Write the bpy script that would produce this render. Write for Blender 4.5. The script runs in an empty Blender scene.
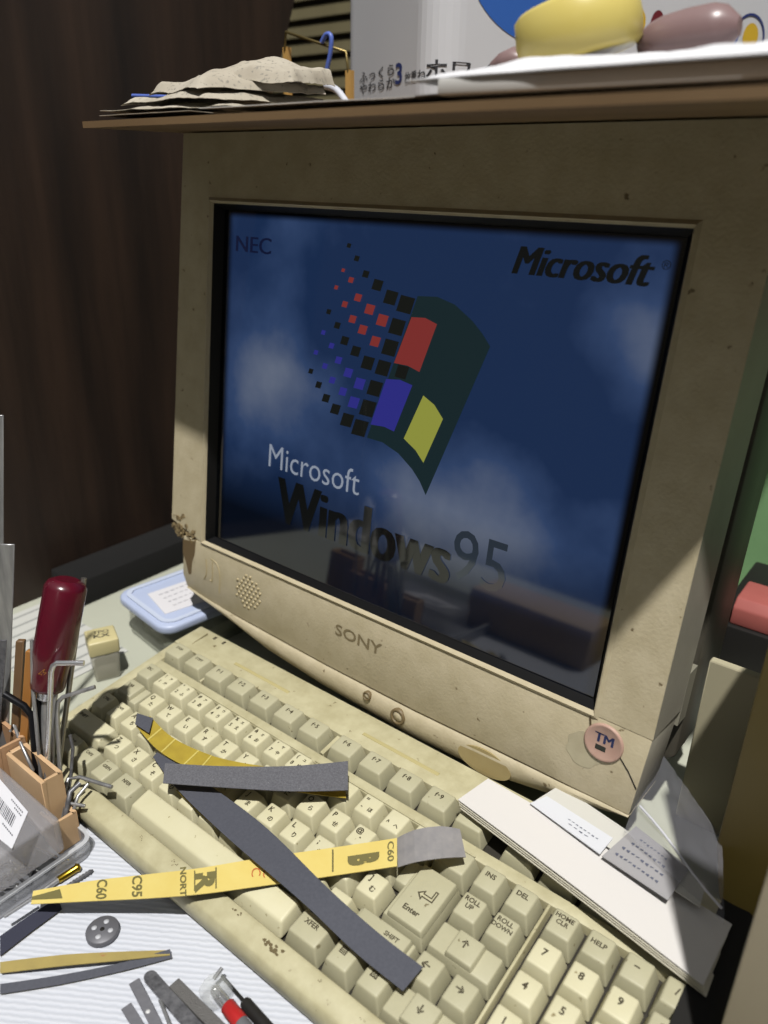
import bpy, bmesh, math, random
from mathutils import Vector, Matrix, noise
random.seed(7)
S = bpy.context.scene
COL = S.collection
MM = 0.001

# ---------------------------------------------------------------- place geometry (millimetres, desk top is z = 0)
FP = 766.54
CR = ((0.7859723817, 0.6179682512, 0.0190435195), (0.2606078996, -0.3032120512, -0.9165947713), (-0.5606522432, 0.7253810671, -0.3993637060))
CC = Vector((433.1275, -192.0643, 375.1901))
TILT = -0.13                                   # keyboard slope
KO = Vector((0, 0, 28))                        # key top plane at the space bar row
MO = Vector((-16.03, 154.57, 107.45)); MYAW = -0.00785; MPIT = -0.12395
MROT = Matrix.Rotation(MYAW, 3, 'Z') @ Matrix.Rotation(MPIT, 3, 'X')
KROT = Matrix.Rotation(-TILT, 3, 'X')
P = 19.05


def ray(u, v):
    a, b = (u - 384) / FP, (v - 512) / FP
    return Vector([CR[0][i] * a + CR[1][i] * b + CR[2][i] for i in range(3)])


def hz(u, v, z=0.0):
    r = ray(u, v); return CC + r * ((z - CC.z) / r.z)


def hy(u, v, y):
    r = ray(u, v); return CC + r * ((y - CC.y) / r.y)


def hx(u, v, x):
    r = ray(u, v); return CC + r * ((x - CC.x) / r.x)


def kbp(u, v, w=0.0):                          # point on a plane w above the key tops, in keyboard coordinates
    r = KROT.transposed() @ ray(u, v); c = KROT.transposed() @ (CC - KO)
    return c + r * ((w - c.z) / r.z)


def kw(p):                                     # keyboard -> world
    return KROT @ Vector(p) + KO


def kbw(u, v, w=0.0):
    return kw(kbp(u, v, w))


def mp(u, v, d=0.0):                           # point on the monitor front plane, monitor coordinates
    r = MROT.transposed() @ ray(u, v); c = MROT.transposed() @ (CC - MO)
    return c + r * ((d - c.y) / r.y)


TB = Vector((45, -33, 15)); TT = Vector((40, 10, 153))
TN = (TT - TB).cross(Vector((.786, .618, 0))).normalized()


def hp(u, v, d=0.0):                           # point on the leaning sheet in which the tools stand
    r = ray(u, v); return CC + r * (((TB - CC).dot(TN) + d) / r.dot(TN))


# ---------------------------------------------------------------- materials
def lin(c):
    return tuple((x / 255 / 12.92) if x / 255 <= .04045 else ((x / 255 + .055) / 1.055) ** 2.4 for x in c[:3]) + (1,)


def alb(c):                                    # surface colour as seen under the strong lamp -> reflectance
    r = lin(c); return (r[0] * .62, r[1] * .62, r[2] * .62, 1)


MATS = {}


def mat(name, col, rough=.6, metal=0., col2=None, scale=20., amt=.5, bump=0., bscale=None, spots=None, spot_scale=120., spot_cut=.62,
        alpha=1., trans=0., spec=.5, emis=None, estr=1., stretch=None, ior=1.45, coat=0.):
    if name in MATS: return MATS[name]
    m = bpy.data.materials.new(name); m.use_nodes = True
    nt = m.node_tree; N = nt.nodes; L = nt.links
    b = N['Principled BSDF']
    b.inputs['Base Color'].default_value = alb(col)
    b.inputs['Roughness'].default_value = rough
    b.inputs['Metallic'].default_value = metal
    b.inputs['Specular IOR Level'].default_value = spec
    b.inputs['IOR'].default_value = ior
    b.inputs['Coat Weight'].default_value = coat
    b.inputs['Alpha'].default_value = alpha
    b.inputs['Transmission Weight'].default_value = trans
    tc = N.new('ShaderNodeTexCoord'); mpn = N.new('ShaderNodeMapping')
    L.new(tc.outputs['Object'], mpn.inputs['Vector'])
    if stretch: mpn.inputs['Scale'].default_value = stretch
    out = None
    if col2 is not None:
        n = N.new('ShaderNodeTexNoise'); n.inputs['Scale'].default_value = scale; n.inputs['Detail'].default_value = 6; n.inputs['Roughness'].default_value = .6
        L.new(mpn.outputs['Vector'], n.inputs['Vector'])
        r = N.new('ShaderNodeValToRGB'); r.color_ramp.elements[0].position = .5 - amt / 2; r.color_ramp.elements[1].position = .5 + amt / 2
        r.color_ramp.elements[0].color = alb(col); r.color_ramp.elements[1].color = alb(col2)
        L.new(n.outputs['Fac'], r.inputs['Fac']); out = r.outputs['Color']
    if spots is not None:
        n2 = N.new('ShaderNodeTexNoise'); n2.inputs['Scale'].default_value = spot_scale; n2.inputs['Detail'].default_value = 3
        L.new(mpn.outputs['Vector'], n2.inputs['Vector'])
        r2 = N.new('ShaderNodeValToRGB'); r2.color_ramp.elements[0].position = spot_cut; r2.color_ramp.elements[1].position = spot_cut + .05
        r2.color_ramp.elements[0].color = (0, 0, 0, 1); r2.color_ramp.elements[1].color = (1, 1, 1, 1)
        L.new(n2.outputs['Fac'], r2.inputs['Fac'])
        mx = N.new('ShaderNodeMixRGB'); mx.inputs['Color2'].default_value = alb(spots)
        if out: L.new(out, mx.inputs['Color1'])
        else: mx.inputs['Color1'].default_value = alb(col)
        L.new(r2.outputs['Color'], mx.inputs['Fac']); out = mx.outputs['Color']
    if out: L.new(out, b.inputs['Base Color'])
    if bump:
        n3 = N.new('ShaderNodeTexNoise'); n3.inputs['Scale'].default_value = bscale or scale * 4; n3.inputs['Detail'].default_value = 4
        L.new(mpn.outputs['Vector'], n3.inputs['Vector'])
        bp = N.new('ShaderNodeBump'); bp.inputs['Strength'].default_value = bump; bp.inputs['Distance'].default_value = .001
        L.new(n3.outputs['Fac'], bp.inputs['Height']); L.new(bp.outputs['Normal'], b.inputs['Normal'])
    if emis is not None:
        b.inputs['Emission Color'].default_value = lin(emis); b.inputs['Emission Strength'].default_value = estr
    MATS[name] = m
    return m


def wood(name, c1, c2, scale, stretch, rough=.6, bump=.3, rings=0.):
    if name in MATS: return MATS[name]
    m = mat(name, c1, rough, col2=c2, scale=scale, amt=.5, bump=bump, bscale=scale * 3, stretch=stretch)
    return m


# ---------------------------------------------------------------- mesh builder (millimetres)
class MB:
    def __init__(s):
        s.v = []; s.f = []; s.mi = []; s.cur = 0; s.sm = []; s.smooth = False

    def add(s, vs, fs):
        o = len(s.v); s.v += [Vector(x) for x in vs]
        for f in fs:
            s.f.append([i + o for i in f]); s.mi.append(s.cur); s.sm.append(s.smooth)
        return s

    def box(s, x0, x1, y0, y1, z0, z1):
        vs = [(x, y, z) for z in (z0, z1) for y in (y0, y1) for x in (x0, x1)]
        return s.add(vs, [(0, 2, 3, 1), (4, 5, 7, 6), (0, 1, 5, 4), (2, 6, 7, 3), (0, 4, 6, 2), (1, 3, 7, 5)])

    def hexa(s, bot, top):
        vs = list(bot) + list(top); n = len(bot)
        fs = [tuple(reversed(range(n))), tuple(range(n, 2 * n))] + [(i, (i + 1) % n, n + (i + 1) % n, n + i) for i in range(n)]
        return s.add(vs, fs)

    def prism(s, poly, a, b, axis='y'):        # poly of 2D points extruded along axis
        def mk(p, t):
            return {'y': (p[0], t, p[1]), 'z': (p[0], p[1], t), 'x': (t, p[0], p[1])}[axis]
        return s.hexa([mk(p, a) for p in poly], [mk(p, b) for p in poly])

    def tube(s, pts, r, n=10, cap=True):
        pts = [Vector(p) for p in pts]
        R = r if isinstance(r, (list, tuple)) else [r] * len(pts)
        vs = []; ref = None
        for i, p in enumerate(pts):
            t = (pts[min(i + 1, len(pts) - 1)] - pts[max(i - 1, 0)]).normalized()
            if ref is None: ref = t.orthogonal().normalized()
            ref = (ref - t * ref.dot(t)).normalized(); q = t.cross(ref)
            for k in range(n):
                a = 2 * math.pi * k / n; vs.append(p + (ref * math.cos(a) + q * math.sin(a)) * R[i])
        fs = []
        for i in range(len(pts) - 1):
            for k in range(n):
                k2 = (k + 1) % n; fs.append((i * n + k, i * n + k2, (i + 1) * n + k2, (i + 1) * n + k))
        o = s.smooth; s.smooth = True; s.add(vs, fs)
        if cap:
            m = len(pts) - 1; s.smooth = False
            s.add(vs[:n], [tuple(reversed(range(n)))]); s.add(vs[m * n:], [tuple(range(n))])
        s.smooth = o
        return s

    def lathe(s, prof, c=(0, 0, 0), n=32, rot=None):   # prof (r, z)
        vs = []
        for r, z in prof:
            for k in range(n):
                a = 2 * math.pi * k / n; q = Vector((r * math.cos(a), r * math.sin(a), z))
                if rot: q = rot @ q
                vs.append(q + Vector(c))
        fs = [(i * n + k, i * n + (k + 1) % n, (i + 1) * n + (k + 1) % n, (i + 1) * n + k) for i in range(len(prof) - 1) for k in range(n)]
        o = s.smooth; s.smooth = True; s.add(vs, fs)
        s.smooth = False
        if prof[0][0] > 1e-4: s.add(vs[:n], [tuple(reversed(range(n)))])
        if prof[-1][0] > 1e-4: s.add(vs[-n:], [tuple(range(n))])
        s.smooth = o
        return s

    def grid(s, fn, nu, nv, th=0.):             # fn(u,v)->point ; a sheet with real thickness
        vs = [Vector(fn(i / nu, j / nv)) for j in range(nv + 1) for i in range(nu + 1)]
        W = nu + 1
        fs = [(j * W + i, j * W + i + 1, (j + 1) * W + i + 1, (j + 1) * W + i) for j in range(nv) for i in range(nu)]
        o = s.smooth; s.smooth = True
        if th:
            nr = []
            for j in range(nv + 1):
                for i in range(nu + 1):
                    a = vs[j * W + min(i + 1, nu)] - vs[j * W + max(i - 1, 0)]; b = vs[min(j + 1, nv) * W + i] - vs[max(j - 1, 0) * W + i]
                    nn = a.cross(b); nr.append(nn.normalized() if nn.length > 1e-9 else Vector((0, 0, 1)))
            lo = [p - q * th for p, q in zip(vs, nr)]; M = len(vs)
            s.add(vs, fs)
            c = s.cur; s.cur = getattr(s, 'under', c)
            s.add(lo, [tuple(reversed(f)) for f in fs]); s.cur = c
            bd = [i for i in range(W)] + [j * W + nu for j in range(1, nv + 1)] + [nv * W + i for i in range(nu - 1, -1, -1)] + [j * W for j in range(nv - 1, 0, -1)]
            s.smooth = False; ev = []; ef = []
            for k in range(len(bd)):
                a, b = bd[k], bd[(k + 1) % len(bd)]; q = len(ev); ev += [vs[a], lo[a], lo[b], vs[b]]; ef.append((q, q + 1, q + 2, q + 3))
            s.add(ev, ef)
        else:
            s.add(vs, fs)
        s.smooth = o
        return s

    def build(s, name, mats, parent=None, loc=(0, 0, 0), rot=None, bevel=0., seg=2, world=False):
        me = bpy.data.meshes.new(name)
        L = Vector(loc)
        pl = Vector((0, 0, 0)); pr = None
        if parent is not None and world:        # vertices given in world mm under a rotated parent
            q = parent; chain = Matrix.Identity(4)
            while q is not None:
                chain = q.matrix_basis @ chain; q = q.parent
            inv = chain.inverted()
            vs = [inv @ (v * MM) for v in s.v]
            me.from_pydata(vs, [], s.f)
        else:
            me.from_pydata([(v - L) * MM if parent is None else v * MM for v in s.v], [], s.f)
        if not isinstance(mats, (list, tuple)): mats = [mats]
        for m in mats: me.materials.append(m)
        for p, mi, sm in zip(me.polygons, s.mi, s.sm): p.material_index = mi; p.use_smooth = sm
        bm = bmesh.new(); bm.from_mesh(me)
        bmesh.ops.remove_doubles(bm, verts=bm.verts, dist=1e-6) if bevel else None
        bmesh.ops.recalc_face_normals(bm, faces=bm.faces)
        if bevel:
            es = [e for e in bm.edges if len(e.link_faces) == 2 and e.calc_face_angle(0) > math.radians(25)]
            bmesh.ops.bevel(bm, geom=es, offset=bevel * MM, segments=seg, profile=.5, affect='EDGES', clamp_overlap=True)
            for f in bm.faces: f.smooth = True
        bm.to_mesh(me); bm.free()
        if bevel:
            try: me.set_sharp_from_angle(angle=math.radians(40))
            except Exception: pass
        o = bpy.data.objects.new(name, me); COL.objects.link(o)
        if parent is not None: o.parent = parent
        else:
            o.location = L * MM
        return o


def thing(name, label, cat, loc=(0, 0, 0), rot=None, group=None):
    o = bpy.data.objects.new(name, None); COL.objects.link(o)
    o.empty_display_size = .01
    o.matrix_basis = Matrix.Translation(Vector(loc) * MM) @ (rot.to_4x4() if rot else Matrix.Identity(4))
    o['label'] = label; o['category'] = cat
    if group: o['group'] = group
    return o


def tag(o, label, cat, group=None):
    o['label'] = label; o['category'] = cat
    if group: o['group'] = group
    return o


def struct(o):
    o['kind'] = 'structure'; return o


def lerp(a, b, t): return Vector(a) * (1 - t) + Vector(b) * t


def crom(pts, n):                              # smooth resampling
    pts = [Vector(p) for p in pts]; out = []
    m = len(pts) - 1
    for i in range(n + 1):
        t = i / n * m; k = min(int(t), m - 1); f = t - k
        p0 = pts[max(k - 1, 0)]; p1 = pts[k]; p2 = pts[k + 1]; p3 = pts[min(k + 2, m)]
        out.append(.5 * ((2 * p1) + (p2 - p0) * f + (2 * p0 - 5 * p1 + 4 * p2 - p3) * f * f + (3 * p1 - p0 - 3 * p2 + p3) * f ** 3))
    return out


_txt = {}


def text(t, size=4., bold=0., shear=0., align='CENTER', res=3, xs=1.):
    """flat text outline -> list of 2D verts (mm) and faces"""
    key = (t, size, bold, shear, align, xs)
    if key in _txt: return _txt[key]
    c = bpy.data.curves.new('lettering', 'FONT'); c.body = t; c.size = size; c.offset = bold; c.shear = shear
    c.align_x = align; c.align_y = 'CENTER'; c.resolution_u = res; c.fill_mode = 'FRONT'
    o = bpy.data.objects.new('lettering', c)
    me = bpy.data.meshes.new_from_object(o)
    vs = [(v.co.x * xs, v.co.y) for v in me.vertices]; fs = [tuple(p.vertices) for p in me.polygons]
    bpy.data.objects.remove(o); bpy.data.curves.remove(c); bpy.data.meshes.remove(me)
    _txt[key] = (vs, fs)
    return vs, fs


def put_text(mb, t, fn, **kw):
    vs, fs = text(t, **kw)
    mb.add([fn(x, y) for x, y in vs], fs)
    return mb


# ================================================================ MATERIALS
cream = mat('aged_cream_plastic', (222, 215, 176), .5, col2=(232, 226, 192), scale=60, amt=.7, bump=.05, bscale=900, spots=(150, 136, 96), spot_scale=210, spot_cut=.7)
casem = mat('stained_beige_plastic', (214, 207, 170), .55, col2=(192, 184, 146), scale=70, amt=.35, bump=.1, bscale=700, spots=(128, 114, 78), spot_scale=170, spot_cut=.69)
greykey = mat('grey_beige_key_plastic', (190, 185, 152), .5, col2=(204, 199, 168), scale=60, amt=.7, bump=.05, bscale=900, spots=(134, 124, 92), spot_scale=210, spot_cut=.7)
letter = mat('dark_printed_legend', (74, 66, 44), .6)
letter2 = mat('faded_printed_legend', (132, 124, 92), .6)
dark = mat('dark_gap', (22, 20, 16), .8)
bezelm = mat('yellowed_monitor_plastic', (200, 187, 154), .5, col2=(216, 203, 172), scale=55, amt=.35, bump=.25, bscale=500, spots=(128, 112, 82), spot_scale=150, spot_cut=.68)
lipm = mat('pale_monitor_lip', (214, 202, 172), .45, col2=(196, 182, 150), scale=60, amt=.5)
sidem = mat('grey_monitor_side_plastic', (186, 180, 164), .5, col2=(172, 166, 150), scale=40, amt=.5, bump=.1, bscale=800)
housem = mat('dark_grey_monitor_housing', (96, 91, 80), .5, col2=(84, 80, 70), scale=40, amt=.5)
blackm = mat('black_tube_surround', (6, 6, 8), .5, spec=.3)
steel = mat('brushed_steel', (226, 226, 226), .36, .7, col2=(150, 150, 152), scale=200, amt=.6, stretch=(1, 1, .1))
chrome = mat('bright_chrome', (250, 250, 252), .22, .85)
darksteel = mat('dark_tool_steel', (150, 150, 154), .42, .4, col2=(70, 70, 74), scale=300, amt=.6)
blueblack = mat('blued_black_steel', (38, 38, 42), .35, .6)
emery = mat('grey_emery_cloth', (98, 98, 104), .85, col2=(124, 124, 130), scale=900, amt=.35, bump=.6, bscale=2600, spots=(170, 170, 172), spot_scale=1100, spot_cut=.7)
emery_blue = mat('slate_emery_paper', (78, 80, 90), .8, col2=(90, 92, 102), scale=600, amt=.5, bump=.3, bscale=2600)
yellowp = mat('yellow_sandpaper_backing', (242, 222, 134), .6, col2=(234, 208, 114), scale=60, amt=.6, bump=.05)
yellowd = mat('olive_yellow_paper_backing', (196, 172, 60), .55, col2=(172, 148, 52), scale=90, amt=.5)
ink = mat('grey_green_ink', (122, 114, 66), .7)
redink = mat('red_ink', (206, 116, 62), .7)
whitep = mat('white_paper', (236, 234, 230), .7, col2=(228, 226, 222), scale=15, amt=.6)
matm_col = (222, 225, 234)
woodl = wood('light_wood', (228, 194, 152), (212, 172, 128), 30, (1, 1, .12), .6, .15)
woody = wood('yellow_wood', (214, 170, 96), (192, 146, 78), 30, (1, 1, .12), .6, .15)

# ================================================================ SETTING
desk_m = mat('pale_green_grey_laminate', (212, 214, 196), .45, col2=(202, 204, 186), scale=12, amt=.6, bump=.03)
mb = MB(); mb.box(-290, 900, -392, 900, -28, 0)
o = mb.build('desk', desk_m, loc=(0, 0, -28), bevel=1.5)
tag(o, 'pale green-grey desk top under the monitor, keyboard and tools', 'desk')

wallwood = wood('dark_brown_boards', (66, 48, 36), (18, 12, 9), 11, (1, 2.2, .22), .55, .5)
mb = MB()
mb.prism([(-12, 0), (452, 0), (440, 439), (505, 600), (560, 900), (-12, 900)], -245, -217, 'x')
struct(mb.build('wall_left', wallwood, loc=(-231, 0, 0)))

olive = mat('olive_slats', (112, 104, 74), .6, col2=(92, 84, 58), scale=10, amt=.5)
mb = MB(); mb.box(-900, 900, 905, 925, -300, 1500)
for i in range(40):
    z = 300 + i * 26
    mb.hexa([(-900, 905, z), (900, 905, z), (900, 905, z + 22), (-900, 905, z + 22)], [(-900, 893, z + 2), (900, 893, z + 2), (900, 900, z + 22), (-900, 900, z + 22)])
struct(mb.build('wall_back', olive, loc=(0, 905, 0)))
mb = MB(); mb.box(-2500, 2500, -2500, 905, -780, -760)
struct(mb.build('floor', mat('dark_floor', (58, 50, 42), .7, col2=(46, 40, 34), scale=6), loc=(0, 0, -780)))
mb = MB(); mb.box(-2500, 2500, -2520, -2500, -760, 1500)
struct(mb.build('wall_front', mat('dim_plaster', (120, 112, 100), .8, col2=(104, 98, 86), scale=3), loc=(0, -2510, -760)))

mb = MB(); mb.box(-215, -170, 126, 420, .3, 26)  # low near-black block added to fill the dark band along the wall
o = mb.build('dark_band_block', mat('almost_black', (9, 8, 7), .95, col2=(6, 5, 5), scale=30), loc=(-192, 270, 0), bevel=1.5); tag(o, 'low almost black block added on the desk along the dark wall', 'batten')

# ribbed white cloth on the desk
clothm = mat('white_ribbed_cloth', matm_col, .85)
nt = clothm.node_tree; N = nt.nodes; L = nt.links; b = N['Principled BSDF']
tc = N.new('ShaderNodeTexCoord'); mpn = N.new('ShaderNodeMapping'); mpn.inputs['Rotation'].default_value = (0, 0, math.radians(-33))
L.new(tc.outputs['Object'], mpn.inputs['Vector'])
nz = N.new('ShaderNodeTexNoise'); nz.inputs['Scale'].default_value = 90; L.new(mpn.outputs['Vector'], nz.inputs['Vector'])
wv = N.new('ShaderNodeTexWave'); wv.bands_direction = 'Y'; wv.inputs['Scale'].default_value = 105; wv.inputs['Distortion'].default_value = 1.8; wv.inputs['Detail'].default_value = 3; wv.inputs['Detail Scale'].default_value = 2.2
L.new(mpn.outputs['Vector'], wv.inputs['Vector'])
bp = N.new('ShaderNodeBump'); bp.inputs['Strength'].default_value = .22; bp.inputs['Distance'].default_value = .0012
L.new(wv.outputs['Fac'], bp.inputs['Height']); L.new(bp.outputs['Normal'], b.inputs['Normal'])
rr = N.new('ShaderNodeValToRGB'); rr.color_ramp.elements[0].color = alb((212, 216, 226)); rr.color_ramp.elements[1].color = alb((226, 229, 238))
L.new(wv.outputs['Fac'], rr.inputs['Fac']); L.new(rr.outputs['Color'], b.inputs['Base Color'])
mb = MB(); mb.grid(lambda u, v: (40 + 330 * u, -205 + 189 * v, 1.2 + .5 * noise.noise(Vector((u * 6, v * 6, 0)))), 24, 24, 1.0)
o = mb.build('ribbed_cloth', clothm, loc=(200, -170, 0)); tag(o, 'white ribbed cloth laid on the desk in front of the keyboard', 'cloth')

# ================================================================ KEYBOARD
kb = thing('keyboard', 'old yellowed computer keyboard with Japanese legends, strewn with abrasive strips', 'keyboard', KO, KROT)


def deskw(v): return -(28 - 1.0 + v * math.sin(-TILT)) / math.cos(TILT)


mb = MB()
U0, U1 = -10., 21.75 * P
def kprof(v0, v1, w0, w1, u0=U0, u1=U1):
    return mb.hexa([(u0, v0, deskw(v0)), (u1, v0, deskw(v0)), (u1, v1, deskw(v1)), (u0, v1, deskw(v1))], [(u0, v0, w0), (u1, v0, w0), (u1, v1, w1), (u0, v1, w1)])
kprof(-9.6, 118, -13, -13)
pan = mb.build('well_plate', mat('dark_key_well', (46, 41, 30), .7), kb)  # plate coloured dark to deepen the gaps between keys
mb = MB()
# front bar: rounded profile
prof = [(-9.9, deskw(-9.9)), (-9.9, -3.2), (-11.5, -2.2), (-19, -2.6), (-22.6, -4.2), (-24.6, -7.6), (-25.2, -12), (-24.2, -19), (-22.8, deskw(-23))]
mb.prism(prof, U0, U1, 'x')
o = mb.build('front_bar', casem, kb, bevel=1.2, seg=2)
mb = MB()
B2 = 5.95 * P + .4
kprof(B2, 141, -6.0, -8.5)
kprof(-9.9, B2, -6.5, -6.5, U0, -.8)
kprof(-9.9, B2, -6.5, -6.5, 21.55 * P, U1)
kprof(-9.9, 4.52 * P, -5, -5, 17.36 * P, 17.46 * P)
kprof(4.53 * P, 4.93 * P, -6.2, -6.2, -.8, 21.55 * P)
case = mb.build('case', casem, kb, bevel=1.0, seg=2)
mb = MB()
kprof(5.0 * P, 5.93 * P, -7, -7, 8.52 * P, 8.68 * P); kprof(5.0 * P, 5.93 * P, -7, -7, 2.22 * P, 2.30 * P)
mb.box(2.3 * P, 8.5 * P, 4.56 * P, 4.62 * P, -6.3, -5.2); mb.box(8.7 * P, 15 * P, 4.56 * P, 4.62 * P, -6.3, -5.2)
mb.build('row_divider', casem, kb, bevel=.3, seg=1)
for a, b_ in ((2.6, 5.6), (9.2, 12.4)):
    mb = MB(); mb.box(a * P, b_ * P, 6.42 * P, 6.58 * P, -8, -6.5)
    mb.build('label_slot', mat('faded_yellow_strip', (196, 184, 130), .6), kb, bevel=.5, seg=1)
mb = MB()
for a in (.6, 1.15): mb.box(a * P, a * P + 2.2, 132, 138, -8.8, -7.9)
mb.build('indicator_window', mat('dark_indicator', (70, 64, 50), .4), kb)
mb = MB(); mb.box(.2 * P, .2 * P + .7, 118, 136, -7.5, -6.6)
mb.build('panel_groove', mat('groove_shadow', (150, 140, 104), .7), kb)


def key(u, v, w=1., d=1., m=cream, legends=(), top=0., narrow=0., step=None, two=None):
    """u, v centre in key pitches; w, d size in pitches"""
    W, D = w * P - .7, d * P - .7
    cx, cy = u * P, v * P
    mb = MB()
    zb = -12.5; x0, x1, y0, y1 = cx - W / 2, cx + W / 2, cy - D / 2, cy + D / 2
    ix, iyf, iyb = 3.0, 3.2, 1.7
    a0, a1, b0, b1 = x0 + ix, x1 - ix, y0 + iyf, y1 - iyb
    if step: a0, a1 = cx + step[0], cx + step[1]
    k = MB()
    k.hexa([(x0, y0, zb), (x1, y0, zb), (x1, y1, zb), (x0, y1, zb)], [(a0, b0, top), (a1, b0, top), (a1, b1, top), (a0, b1, top)])
    if step:
        k = MB(); ts = top - 3.2
        k.hexa([(x0, y0, zb), (x1, y0, zb), (x1, y1, zb), (x0, y1, zb)], [(x0 + 1.8, y0 + 2.4, ts), (x1 - 1.8, y0 + 2.4, ts), (x1 - 1.8, y1 - 1.3, ts), (x0 + 1.8, y1 - 1.3, ts)])
        k.hexa([(a0 - 1.2, y0 + 2.2, ts - 1.5), (a1 + 1.2, y0 + 2.2, ts - 1.5), (a1 + 1.2, y1 - 1.2, ts - 1.5), (a0 - 1.2, y1 - 1.2, ts - 1.5)], [(a0, b0, top), (a1, b0, top), (a1, b1, top), (a0, b1, top)])
    o = k.build('key_cap', m, kb, bevel=1.1 if not step else .9, seg=3)
    if legends:
        l = MB(); ax = (a0 + a1) / 2; ay = (b0 + b1) / 2
        lm = letter
        for t, sz, dx, dy in legends:
            put_text(l, t, lambda x, y: (ax + dx + x, ay + dy + y, top + .12), size=sz, bold=.03 * sz)
        l.build('legend', lm, o)
    return o


L2 = lambda a, b_: ((a, 4.6, -2.6, 2.7), (b_, 3.8, 1.6, -2.6))
# main rows
nums = [('1', '!', 'ぬ'), ('2', '"', 'ふ'), ('3', '#', 'あ'), ('4', '$', 'う'), ('5', '%', 'え'), ('6', '&', 'お'), ('7', "'", 'や'), ('8', '(', 'ゆ'), ('9', ')', 'よ'), ('0', 'を', 'わ'), ('-', '=', 'ほ'), ('^', '', 'へ'), ('¥', '|', 'ー')]
key(.5, 4, 1, 1, greykey, (('ESC', 3.2, -1.2, 1.6),))
for i, (a, b_, c) in enumerate(nums):
    lg = [(a, 3.8, -3.2, -2.6), (c, 3.4, 2.6, -2.6)]
    if b_: lg.append((b_, 3.8, -3.2, 3.4))
    if i < 9: lg.append((('ァ', 'ゥ', 'ァ', 'ゥ', 'ェ', 'ォ', 'ャ', 'ュ', 'ョ')[i], 3.0, 2.6, 3.2))
    key(1.5 + i, 4, 1, 1, cream, lg)
key(14.65, 4, 1.28, 1, greykey, (('BS', 3.2, -2, 2),))
key(.75, 3, 1.5, 1, greykey, (('TAB', 3.2, -2, 1.6),), step=(-8, 6))
for i, (a, b_) in enumerate(zip('QWERTYUIOP@[', 'たていすかんなにらせ゛「')): key(2 + i, 3, 1, 1, cream, L2(a, b_))
key(.44, 2, .88, 1, cream, (('CTRL', 2.8, 0, 2),))
key(1.32, 2, .88, 1, cream, (('CAPS', 2.6, 0, 2),))
for i, (a, b_) in enumerate(zip('ASDFGHJKL;:]', 'ちとしはきくまのりれけむ')): key(2.25 + i, 2, 1, 1, cream, L2(a, b_))
key(1.12, 1, 2.25, 1, cream, (('SHIFT', 3.2, -12, 2),))
for i, (a, b_) in enumerate(zip('ZXCVBNM,./_', 'つさそひこみもねるめろ')): key(2.75 + i, 1, 1, 1, cream, L2(a, b_))
key(14.28, 1, 2.04, 1, greykey, (('SHIFT', 3.4, 6, 2),), step=(-15, 15))
# Enter, two rows tall with a stepped shoulder
eo = key(14.55, 2.5, 1.48, 2, greykey, (('Enter', 4.4, -.6, -9.5),), top=0, step=(-9.2, 11.2))
ek = MB(); ek.hexa([(13.52 * P, 2.54 * P, -10.5), (13.95 * P, 2.54 * P, -10.5), (13.95 * P, 3.48 * P, -10.5), (13.52 * P, 3.48 * P, -10.5)], [(13.58 * P, 2.62 * P, -3.4), (13.95 * P, 2.62 * P, -3.4), (13.95 * P, 3.4 * P, -3.4), (13.58 * P, 3.4 * P, -3.4)]); ek.build('enter_shoulder', greykey, kb, bevel=.8, seg=2)
mb = MB()
ec = Vector((14.55 * P + 2.5, 2.5 * P + 2.5, .14))
pts = [(-5.2, -1), (-1.6, 2.2), (-1.6, .2), (2.6, .2), (2.6, 4.6), (4.6, 4.6), (4.6, -2.2), (-1.6, -2.2), (-1.6, -4.2)]
mb.add([ec + Vector((x, y, 0)) for x, y in pts], [tuple(range(len(pts)))])
mb.build('arrow_outline', letter, eo)
mb = MB(); pts = [(-3.9, -1), (-2.2, .7), (-2.2, -.5), (3.3, -.5), (3.3, 3.9), (3.9, 3.9), (3.9, -1.5), (-2.2, -1.5), (-2.2, -2.7)]
mb.add([ec + Vector((x, y, .05)) for x, y in pts], [tuple(range(len(pts)))])
mb.build('arrow_fill', mat('pale_print', (206, 200, 164), .6), eo)
# bottom row
key(.4, 0.05, .8, 1, greykey); key(1.3, 0.05, 1, 1, greykey, (('カナ', 3, 0, 2),)); key(2.3, .05, 1, 1, greykey, (('CAPS', 2.8, 0, 2),))
key(3.35, .05, 1, 1, greykey, (('GRPH', 3.0, 0, 1.6),))
key(4.5, .05, 1.25, 1, greykey, (('NFER', 3.2, -1, 1.6),))
sp = MB(); a, b_ = 5.15 * P, 12.03 * P
sp.hexa([(a, -8.6, -10.5), (b_, -8.6, -10.5), (b_, 10.2, -10.5), (a, 10.2, -10.5)], [(a + 2, -4.5, -1.2), (b_ - 2, -4.5, -1.2), (b_ - 2, 8.8, .4), (a + 2, 8.8, .4)])
sp.build('space_bar', cream, kb, bevel=1.6, seg=3)
key(12.7, .05, 1.28, 1, greykey, (('XFER', 3.8, -.5, 1.8),))
key(13.88, .05, 1, 1, greykey, (('▤', 5, -1, 1),)); key(14.9, .05, 1, 1, greykey, (('▨', 5, -1, 1),))
# function row
for u, t in ((.45, 'STOP'), (1.65, 'COPY')): key(u, 5.45, 1.15, .98, greykey, ((t, 2.9, -.5, 1.8),))
for i in range(5): key(2.89 + 1.245 * i, 5.45, 1.2, .98, greykey, (('f･%d' % (i + 1), 4.4, -.5, 1.6),))
for i in range(5): key(9.33 + 1.255 * i, 5.45, 1.2, .98, greykey, (('f･%d' % (i + 6), 4.4, -.5, 1.6),))
for i in range(5): key(16.05 + 1.25 * i, 5.45, 1.2, .98, greykey, (), top=-2.5)
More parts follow.
